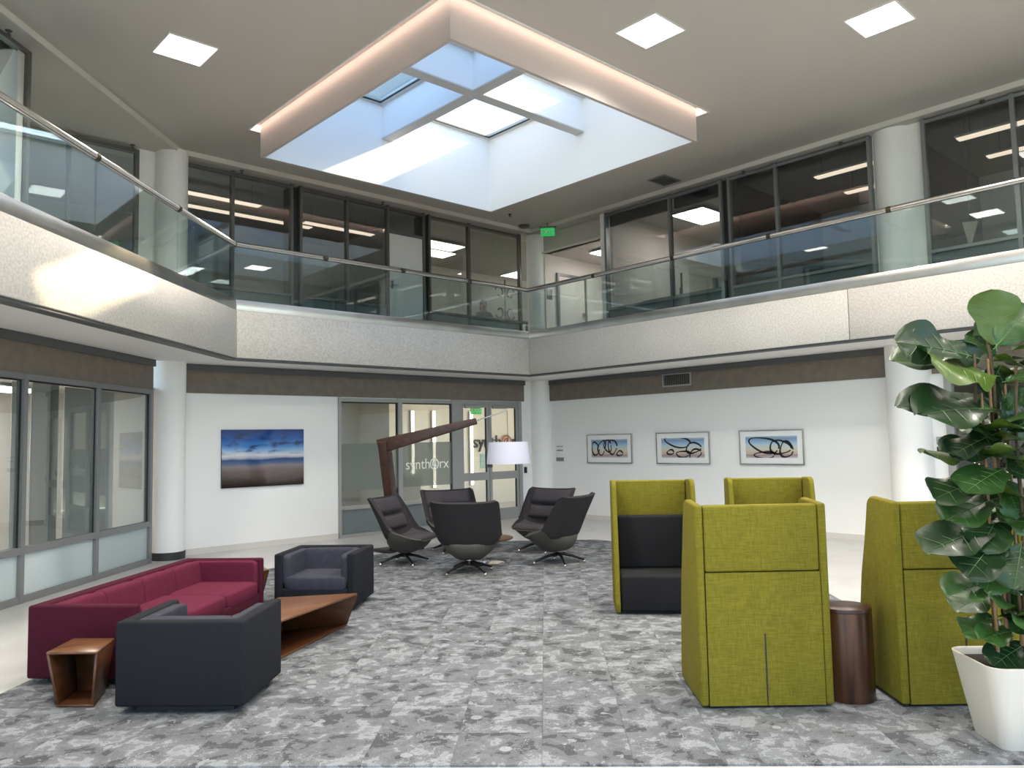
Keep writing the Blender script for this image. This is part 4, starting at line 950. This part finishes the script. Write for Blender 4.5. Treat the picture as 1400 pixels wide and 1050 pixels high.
# ------------------------------------------------------------------ pictures on the walls
bc = thing('beach_picture', 'unframed glossy print of a blue dusk beach on the white wall', 'picture', (6.155, YB-.03, 1.545))
B('canvas', bc, -.755, .755, -.0, .028, -.495, .495, 'black'); B('print', bc, -.755, .755, -.004, 0, -.495, .495, 'beach_print')
mat('cloud', (.03, .05, .12), .3)
rings = {0: [[(-.38, .0, .10, .14, .3), (-.20, .02, .10, .16, -.3), (.10, .04, .12, .15, .1), (.30, -.10, .08, .05, 0), (-.03, .06, .1, .13, .5)]],
         1: [[(-.10, .12, .30, .10, -.15), (.26, .0, .17, .10, .1), (-.28, -.08, .08, .045, 0), (.02, -.12, .16, .06, 0), (.30, -.12, .14, .09, .4)]],
         2: [[(-.12, .04, .30, .13, -.25), (.18, .0, .20, .12, -.1), (.30, -.04, .12, .14, 0), (-.12, -.14, .2, .06, 0)]]}
for i, (yc, lab) in enumerate(((11.075, 'framed abstract print of black loops, the one nearest the corner column'), (9.19, 'framed abstract print of black loops below the wall vent'), (7.29, 'framed abstract print of black loops above the green high-back chairs'))):
    e = thing('framed_print', lab, 'picture', (XR-.035, yc, 1.54), -pi/2, 'framed abstract prints')   # local +x = world -y, local -y = into the hall
    w, hh = .63, .315
    for a in ((-w, w, hh-.022, hh), (-w, w, -hh, -hh+.022), (-w, -w+.022, -hh+.022, hh-.022), (w-.022, w, -hh+.022, hh-.022)):
        B('frame_bar', e, a[0], a[1], -.0, .034, a[2], a[3], 'steel')
    B('mat_board', e, -w+.022, w-.022, .012, .034, -hh+.022, hh-.022, 'print_white')
    pr = B('print', e, -w+.13, w-.12, .008, .012, -hh+.125, hh-.115, 'abstract_print')
    mb = MB()
    for (cx, cz, a, b, tl) in rings[i][0]:
        N = 28; q0 = None; vs = []; fs = []
        for k in range(N+1):
            th = 2*pi*k/N*.96
            wob = 1+.08*sin(3*th+cx*9)
            for ww in (-.016, .016+.009*sin(2*th)):
                x, z = (a+ww)*cos(th)*wob, (b+ww)*sin(th)*wob
                X, Z = cx+x*cos(tl)-z*sin(tl), cz+x*sin(tl)+z*cos(tl)
                vs.append((max(-w+.132, min(w-.122, X)), .0065, max(-hh+.127, min(hh-.117, Z))))
        for k in range(N): fs.append((2*k, 2*k+1, 2*k+3, 2*k+2))
        mb.add(vs, fs)
    obj('ink_loops', mb.mesh('ink'), 'ink', pr)

# ------------------------------------------------------------------ small fittings
def exit_sign(label, loc, rz, m='exit_green', hang=.3):
    e = thing('exit_sign', label, 'sign', loc, rz, 'exit signs')
    B('sign_panel', e, -.16, .16, -.01, .01, -.20, -.01, m); B('mount', e, -.19, .19, -.03, .03, -.012, .012, 'frame_dark'); B('hanger', e, -.012, .012, -.012, .012, .012, hang, 'frame_dark')
    me = text_mesh('EXIT', .155, .002); xs = [v.co.x for v in me.vertices]; me.transform(Matrix.Translation((-(max(xs)+min(xs))/2, -.0125, -.16)) @ UPR); obj('lettering', me, 'exit_letter', e)
exit_sign('green exit sign hanging over the gallery corner', (12.45, 12.22, 6.53), radians(-45), hang=.1)
exit_sign('green exit sign behind the reception door glass', (11.66, 13.9, 2.58), 0)
B('mount', None, 0, 0, 0, 0, 0, 0, 'black') if False else None
def spr(x, y, z, lab):
    e = thing('sprinkler', lab, 'sprinkler', (x, y, z), 0, 'ceiling sprinklers')
    obj('escutcheon', MB().lathe([(.035, -.006), (.04, 0)], 14).mesh('s'), 'frame_dark', e); obj('head', MB().lathe([(.012, -.05), (.028, -.048), (.028, -.042), (.01, -.04), (.012, -.006)], 12).mesh('s'), 'frame_dark', e)
for x, y, z, lab in ((1.71, 10.25, ZS, 'dark sprinkler head above the diagonal gallery window'), (3.88, 12.98, ZS, 'dark sprinkler head above the alcove window left of the column'), (5.69, 13.03, ZS, 'dark sprinkler head above the upper windows right of the left column'),
                     (8.6, 13.03, ZS, 'dark sprinkler head above the white upper office door'), (11.34, 12.26, CEIL, 'dark sprinkler head in the ceiling between the skylight and gallery corner'), (12.66, 7.4, ZS, 'dark sprinkler head above the double mullion beside the bright office'),
                     (12.66, 5.6, ZS, 'dark sprinkler head above the sofa office window'), (12.66, 3.5, ZS, 'dark sprinkler head above the pennant window')):
    spr(x, y, z, lab)
sd = obj('smoke_detector', MB().lathe([(.10, -.05), (.13, -.03), (.13, 0)], 24).mesh('d', smooth=True), 'frame_dark', None, (12.2, 12.72, CEIL)); tag(sd, 'round dark detector on the ceiling above the gallery corner', 'detector')
vt = thing('ceiling_vent', 'square dark grille in the ceiling beside the skylight', 'vent', (12.12, 8.76, CEIL))
for a in ((-.27, .27, -.20, -.17), (-.27, .27, .17, .20), (-.27, -.24, -.17, .17), (.24, .27, -.17, .17)): B('frame_bar', vt, *a, -.015, .0, 'frame')
B('backing', vt, -.24, .24, -.17, .17, -.003, 0, 'black')
for k in range(6): B('slat', vt, -.235+.08*k, -.235+.08*k+.045, -.17, .17, -.012, -.005, 'frame_dark')
v2 = thing('wall_vent', 'rectangular dark grille in a pale frame on the taupe wall band', 'vent', (XR-.03, 9.255, 2.90))
for a in ((-.345, .345, -.135, -.105), (-.345, .345, .105, .135), (-.345, -.315, -.105, .105), (.315, .345, -.105, .105)): B('frame_bar', v2, -.02, 0, a[0], a[1], a[2], a[3], 'frame_light')
B('backing', v2, -.004, 0, -.315, .315, -.105, .105, 'black')
for k in range(14): B('slat', v2, -.014, -.004, -.305+.045*k, -.305+.045*k+.014, -.105, .105, 'frame_dark')
ws = thing('wall_sign', 'small white notice with grey lines beside the corner column', 'sign', (XR-.003, 12.55, 1.45), -pi/2)
B('plate', ws, -.13, .13, -.008, 0, -.19, .19, 'print_white', .002)
for z in (.155, .07, .06): B('printed_line', ws, -.10, .10, -.010, -.008, z-.012, z+.004, 'frame')
B('printed_block', ws, -.12, .12, -.010, -.008, -.185, -.10, 'frame')
rd = B('card_reader', None, -.035, .035, -.035, 0, -.07, .07, 'black', .006); rd.location = (12.47, YB, 1.08); tag(rd, 'black card reader beside the reception doors', 'card reader')
for z, hh, m_, lab in ((1.62, .06, 'frame_light', 'small pale control plate beside the right glazed door'), (1.45, .075, 'black', 'black card reader beside the right glazed door')):
    o = B('control_plate' if m_ != 'black' else 'card_reader', None, -.03, 0, -.04, .04, -hh, hh, m_, .004); o.location = (XR-.005, 4.47, z); tag(o, lab, 'switch' if m_ != 'black' else 'card reader')

# ------------------------------------------------------------------ fiddle-leaf fig
pt = thing('planter', 'white tapered square planter with rounded corners', 'planter', (5.16, 1.46, .012), radians(45))
def rsq(h, r, z, n=6):
    out_ = []
    for q in range(4):
        cx, cy = [(1, 1), (-1, 1), (-1, -1), (1, -1)][q]
        for i in range(n+1):
            a = q*pi/2+pi/2*i/n; out_.append((cx*(h-r)+r*cos(a), cy*(h-r)+r*sin(a), z))
    return out_
lv = [rsq(.165, .055, 0), rsq(.168, .06, .01), rsq(.205, .07, .22), rsq(.243, .085, .445), rsq(.245, .085, .455), rsq(.238, .08, .458), rsq(.228, .075, .45), rsq(.215, .07, .38)]
n = len(lv[0]); vs = sum(lv, []); fs = [tuple(range(n))[::-1]]
for i in range(len(lv)-1):
    for k_ in range(n): fs.append((i*n+k_, i*n+(k_+1) % n, (i+1)*n+(k_+1) % n, (i+1)*n+k_))
obj('pot_body', MB().add(vs, fs).mesh('pot', smooth=True, angle=20), 'pot', pt)
vs = [(0, 0, .425)]+rsq(.222, .07, .415)
obj('soil', MB().add(vs, [(0, 1+i, 1+(i+1) % n) for i in range(n)]).mesh('soil', smooth=True), 'soil', pt)
# plant: stems, canes, leaves as parts
fig = thing('fiddle_leaf_fig', 'tall fiddle-leaf fig with big glossy leaves growing in the white planter', 'plant', (5.13, 1.47, .42))
FO = Vector((5.13, 1.47, .42))
def stem(x, y, x2, y2, h, r, mname, nm):
    wob = .012 if nm == 'stem' else 0
    pts = [(x+(x2-x)*i/6+wob*sin(i*1.7+x*30), y+(y2-y)*i/6+wob*cos(i*2.1+y*30), h*i/6) for i in range(7)]
    obj(nm, MB().tube(pts, [r*(1-.35*i/6) for i in range(7)], 8).mesh(nm, smooth=True), mname, fig); return pts
s1 = stem(-.05, .05, -.06, .06, 1.78, .014, 'stem', 'stem'); s2 = stem(.03, -.01, .02, .0, 1.95, .015, 'stem', 'stem'); s3 = stem(.0, -.10, .02, -.12, 1.7, .014, 'stem', 'stem')
stem(-.07, .03, -.07, .03, 1.55, .011, 'cane', 'cane'); stem(.0, .0, -.005, .005, 1.75, .012, 'cane', 'cane'); stem(.05, -.06, .05, -.06, 1.6, .011, 'cane', 'cane')
def leaf_mesh(wav, seed):
    nl, nw = 20, 8; vs = []; fs = []
    prof = [.12, .40, .62, .70, .72, .82, .95, 1.02, 1.0, .90, .80]
    for i in range(nl+1):
        y = i/nl; pf_ = prof[min(9, i//2)]+(prof[min(10, i//2+1)]-prof[min(9, i//2)])*((i % 2)/2 if i < 20 else 1); pf_ = max(.04, pf_*(1 if y < .86 else (1-((y-.86)/.14)**2.2*.72)))
        for j in range(nw+1):
            t_ = j/nw*2-1; hw = pf_*.36
            x = hw*t_
            z = .10*abs(t_)**1.3*hw*2.2 - .20*y*y + wav*abs(t_)**2*sin(y*9+seed+t_*2)*.05 + .012*sin(y*28)*abs(t_)*(1-abs(t_))*2
            vs.append((x, y, z))
    for i in range(nl):
        for j in range(nw): fs.append((i*(nw+1)+j, i*(nw+1)+j+1, (i+1)*(nw+1)+j+1, (i+1)*(nw+1)+j))
    me = bpy.data.meshes.new('leaf'); me.from_pydata(vs, [], fs)
    for p in me.polygons: p.use_smooth = True
    me.materials.append(MT['leaf'])
    # veins
    mv = MB(); base = lambda y, x: (x, y, .10*abs(x/.36)**1.3*.5 - .20*y*y + .006)
    mv.tube([base(y/8, 0) for y in range(-1, 9)], [.010-.0009*k_ for k_ in range(10)], 5)
    for k_ in range(1, 6):
        for sx in (-1, 1):
            y0 = k_*.15; x1 = sx*.36*prof[min(10, int(y0*10+2))]*.85
            mv.tube([base(y0, 0), base(y0+.07, x1*.5), base(y0+.15, x1)], [.005, .004, .002], 4)
    ms_ = mv.mesh('vein', smooth=True)
    return me, ms_
LM = [leaf_mesh(1.0+.3*k_, k_*1.9) for k_ in range(4)]
def pix(x, y, d): return Vector((0, 0, CAMH))+(fw+rt*((x-700)/F)+dn*((y-524)/F))*d
def leaf(base, tip, roll, kind, wid=1.0, nrm=None):
    base, tip = Vector(base)-FO, Vector(tip)-FO; yv = tip-base; L = yv.length; yv.normalize()
    n0 = (nrm or Vector((-.62, -.42, .75))); zv = (n0-yv*n0.dot(yv)).normalized(); xv = yv.cross(zv).normalized()
    R_ = Matrix((xv, yv, zv)).transposed().to_4x4() @ Matrix.Rotation(roll, 4, 'Y')
    o = obj('leaf', LM[kind][0], None, fig); o.matrix_local = Matrix.Translation(base) @ R_ @ Matrix.Diagonal((L*wid, L, L*.8, 1))
    v = obj('vein', LM[kind][1], 'leaf_vein', o)
# seen leaves: (base, tip) measured against the stems, then depth given by hand
DP = 4.55
seen = [((1362, 470), (1357, 398), .0, .05, 2.6, 1.1), ((1364, 470), (1412, 415), 0, .0, .5, 1.0), ((1358, 512), (1262, 500), 0, -.12, 1.0, 1.0), ((1340, 490), (1236, 456), .05, .0, -.3, .75),
        ((1330, 500), (1226, 478), .1, .08, .3, .7), ((1352, 490), (1334, 436), .12, .16, .8, .8), ((1362, 484), (1325, 452), .05, .1, .2, 1.0), ((1368, 560), (1268, 548), 0, -.15, .45, 1.0),
        ((1355, 550), (1234, 540), .15, .12, .2, .65), ((1350, 560), (1244, 556), .1, .08, .9, .6), ((1368, 590), (1300, 612), -.05, -.1, .6, .9), ((1340, 612), (1262, 630), .08, .05, .9, .8),
        ((1368, 622), (1296, 605), 0, -.08, .4, .9), ((1372, 640), (1322, 662), -.08, -.2, .3, 1.1), ((1356, 655), (1280, 668), 0, -.1, .5, .95), ((1366, 680), (1296, 698), -.05, -.16, .5, .95),
        ((1360, 690), (1408, 724), -.05, -.2, -.4, .9), ((1356, 722), (1268, 740), -.05, -.15, .45, .95), ((1367, 732), (1322, 778), -.1, -.25, .3, 1.0), ((1396, 745), (1388, 800), -.15, -.28, .1, 1.1),
        ((1366, 792), (1300, 802), -.05, -.15, .5, .9), ((1362, 805), (1308, 825), .05, -.05, .4, .9), ((1366, 846), (1320, 856), 0, -.12, .4, .8), ((1384, 862), (1346, 866), -.1, -.2, .5, .9), ((1402, 880), (1360, 902), -.1, -.2, .3, 1.0),
        ((1370, 830), (1406, 862), -.05, -.2, -.3, .9), ((1376, 520), (1426, 505), -.1, -.2, -.3, .9), ((1374, 590), (1430, 560), -.1, -.2, -.4, .9), ((1376, 640), (1425, 655), -.1, -.2, -.3, .9), ((1366, 470), (1384, 420), .1, .15, 1.2, .9),
        ((1368, 500), (1345, 545), .0, .12, .3, 1.0), ((1372, 700), (1335, 690), .1, .2, .4, 1.0), ((1370, 760), (1330, 745), .1, .2, .4, 1.0), ((1375, 780), (1410, 760), .05, .1, -.4, 1.0), ((1372, 540), (1400, 600), 0, -.1, -.3, .9), ((1375, 560), (1402, 530), -.02, -.1, .3, .9), ((1370, 602), (1338, 580), -.02, -.12, .2, .9), ((1372, 655), (1398, 705), -.02, -.16, -.2, 1.0), ((1368, 700), (1342, 742), -.02, -.2, .2, 1.0), ((1380, 825), (1350, 795), -.02, -.18, .2, 1.0), ((1385, 838), (1408, 800), -.02, -.15, 0, 1.0), ((1378, 615), (1404, 645), -.02, -.16, 0, 1.0), ((1366, 755), (1348, 800), -.02, -.2, .3, 1.0), ((1365, 575), (1310, 580), .1, .2, .5, .9)]
for i, (b_, t_, db, dtp, ro, wd) in enumerate(seen): leaf(pix(*b_, DP+db), pix(*t_, DP+dtp), (pi if i in (0, 2, 5, 9, 11, 29) else 0)+(ro if abs(ro) < 1 else .2)*.6, i % 4, wd*1.12)
rnd = random.Random(3)
for i in range(26):      # leaves round the far side and out of the picture
    zz = .2+1.6*rnd.random(); a = rnd.uniform(-2.3, -.35); st = (s1, s2, s3)[i % 3]; q = st[min(6, int(zz/1.95*6))]
    b_ = FO+Vector((q[0], q[1], zz)); L = rnd.uniform(.24, .34)
    leaf(b_, b_+Vector((cos(a)*L*.85, sin(a)*L*.85, L*rnd.uniform(-.35, .45))), rnd.uniform(-.5, .5), i % 4, 1.0, Vector((cos(a)*.3, sin(a)*.3-.1, .9)))

# ------------------------------------------------------------------ person at a desk in the corner office
pd_ = thing('office_desk', 'desk behind the glass of the corner office', 'desk', (12.45, 13.95, U0)); B('desk_top', pd_, -.75, .75, -.3, .3, .70, .74, 'desk', .005)
for sx in (-.7, .7):
    for sy in (-.26, .26): B('leg', pd_, sx-.025, sx+.025, sy-.025, sy+.025, 0, .70, 'frame_dark')
st_ = thing('office_stool', 'dark stool at the corner office desk', 'stool', (12.5, 14.55, U0)); obj('seat', MB().lathe([(.2, .42), (.21, .45), (.18, .47)], 20).mesh('s', smooth=True), 'navy', st_); obj('post', MB().lathe([(.22, 0), (.21, .02), (.03, .03), (.03, .42)], 16).mesh('s'), 'frame_dark', st_)
def person():
    e = thing('person', 'seated person with dark hair and dark top in the corner office', 'person', (12.5, 14.55, U0), radians(-20))
    J = {'pel': (0, 0, .52, .15), 'wai': (0, -.01, .68, .13), 'che': (0, -.02, .88, .155), 'nec': (0, -.02, 1.04, .06), 'hb': (0, -.03, 1.11, .07), 'hm': (0, -.045, 1.18, .085), 'ht': (0, -.035, 1.25, .07)}
    E_ = [('pel', 'wai'), ('wai', 'che'), ('che', 'nec'), ('nec', 'hb'), ('hb', 'hm'), ('hm', 'ht')]
    for s, g in ((-1, 'l'), (1, 'r')):
        J.update({g+'sh': (s*.17, -.02, .97, .065), g+'el': (s*.23, -.10, .75, .046), g+'wr': (s*.13, -.33, .785, .033), g+'ha': (s*.11, -.40, .79, .038), g+'hi': (s*.10, -.05, .53, .10), g+'kn': (s*.13, -.42, .52, .07), g+'an': (s*.13, -.44, .09, .045), g+'to': (s*.13, -.58, .04, .04)})
        E_ += [('che', g+'sh'), (g+'sh', g+'el'), (g+'el', g+'wr'), (g+'wr', g+'ha'), ('pel', g+'hi'), (g+'hi', g+'kn'), (g+'kn', g+'an'), (g+'an', g+'to')]
    ks = list(J); me = bpy.data.meshes.new('body'); me.from_pydata([J[k_][:3] for k_ in ks], [(ks.index(a), ks.index(b)) for a, b in E_], [])
    o = bpy.data.objects.new('body_tmp', me); C.objects.link(o)
    md = o.modifiers.new('s', 'SKIN'); md.use_smooth_shade = True
    for i, k_ in enumerate(ks): me.skin_vertices[0].data[i].radius = (J[k_][3], J[k_][3]*.9)
    me.skin_vertices[0].data[0].use_root = True
    o.modifiers.new('d', 'SUBSURF').levels = 2
    bpy.context.view_layer.update()
    body = bpy.data.meshes.new_from_object(o.evaluated_get(bpy.context.evaluated_depsgraph_get())); bpy.data.objects.remove(o)
    body.materials.clear(); body.materials.append(MT['shirt']); body.materials.append(MT['skin'])
    for p in body.polygons:
        c = p.center; p.material_index = 1 if (c.z > 1.02 or (c.y < -.30 and c.z > .7)) else 0; p.use_smooth = True
    b = bpy.data.objects.new('body', body); C.objects.link(b); b.parent = e
    obj('hair', MB().super((0, -.005, 1.23), (.092, .105, .105), .9, 12, 18).super((0, .045, 1.12), (.08, .05, .12), .9, 10, 16).mesh('h', smooth=True), 'hair', e)
    for s in (-1, 1): obj('eye', MB().super((s*.032, -.122, 1.185), (.011, .008, .007), 1, 6, 8).mesh('e', smooth=True), 'black', e)
    obj('nose', MB().add([(0, -.125, 1.19), (-.014, -.122, 1.155), (.014, -.122, 1.155), (0, -.148, 1.158)], [(0, 1, 3), (0, 3, 2), (1, 2, 3)]).mesh('n'), 'skin', e)
    obj('mouth', MB().super((0, -.118, 1.13), (.022, .008, .006), 1, 6, 8).mesh('m', smooth=True), 'letter_dark', e)
person()
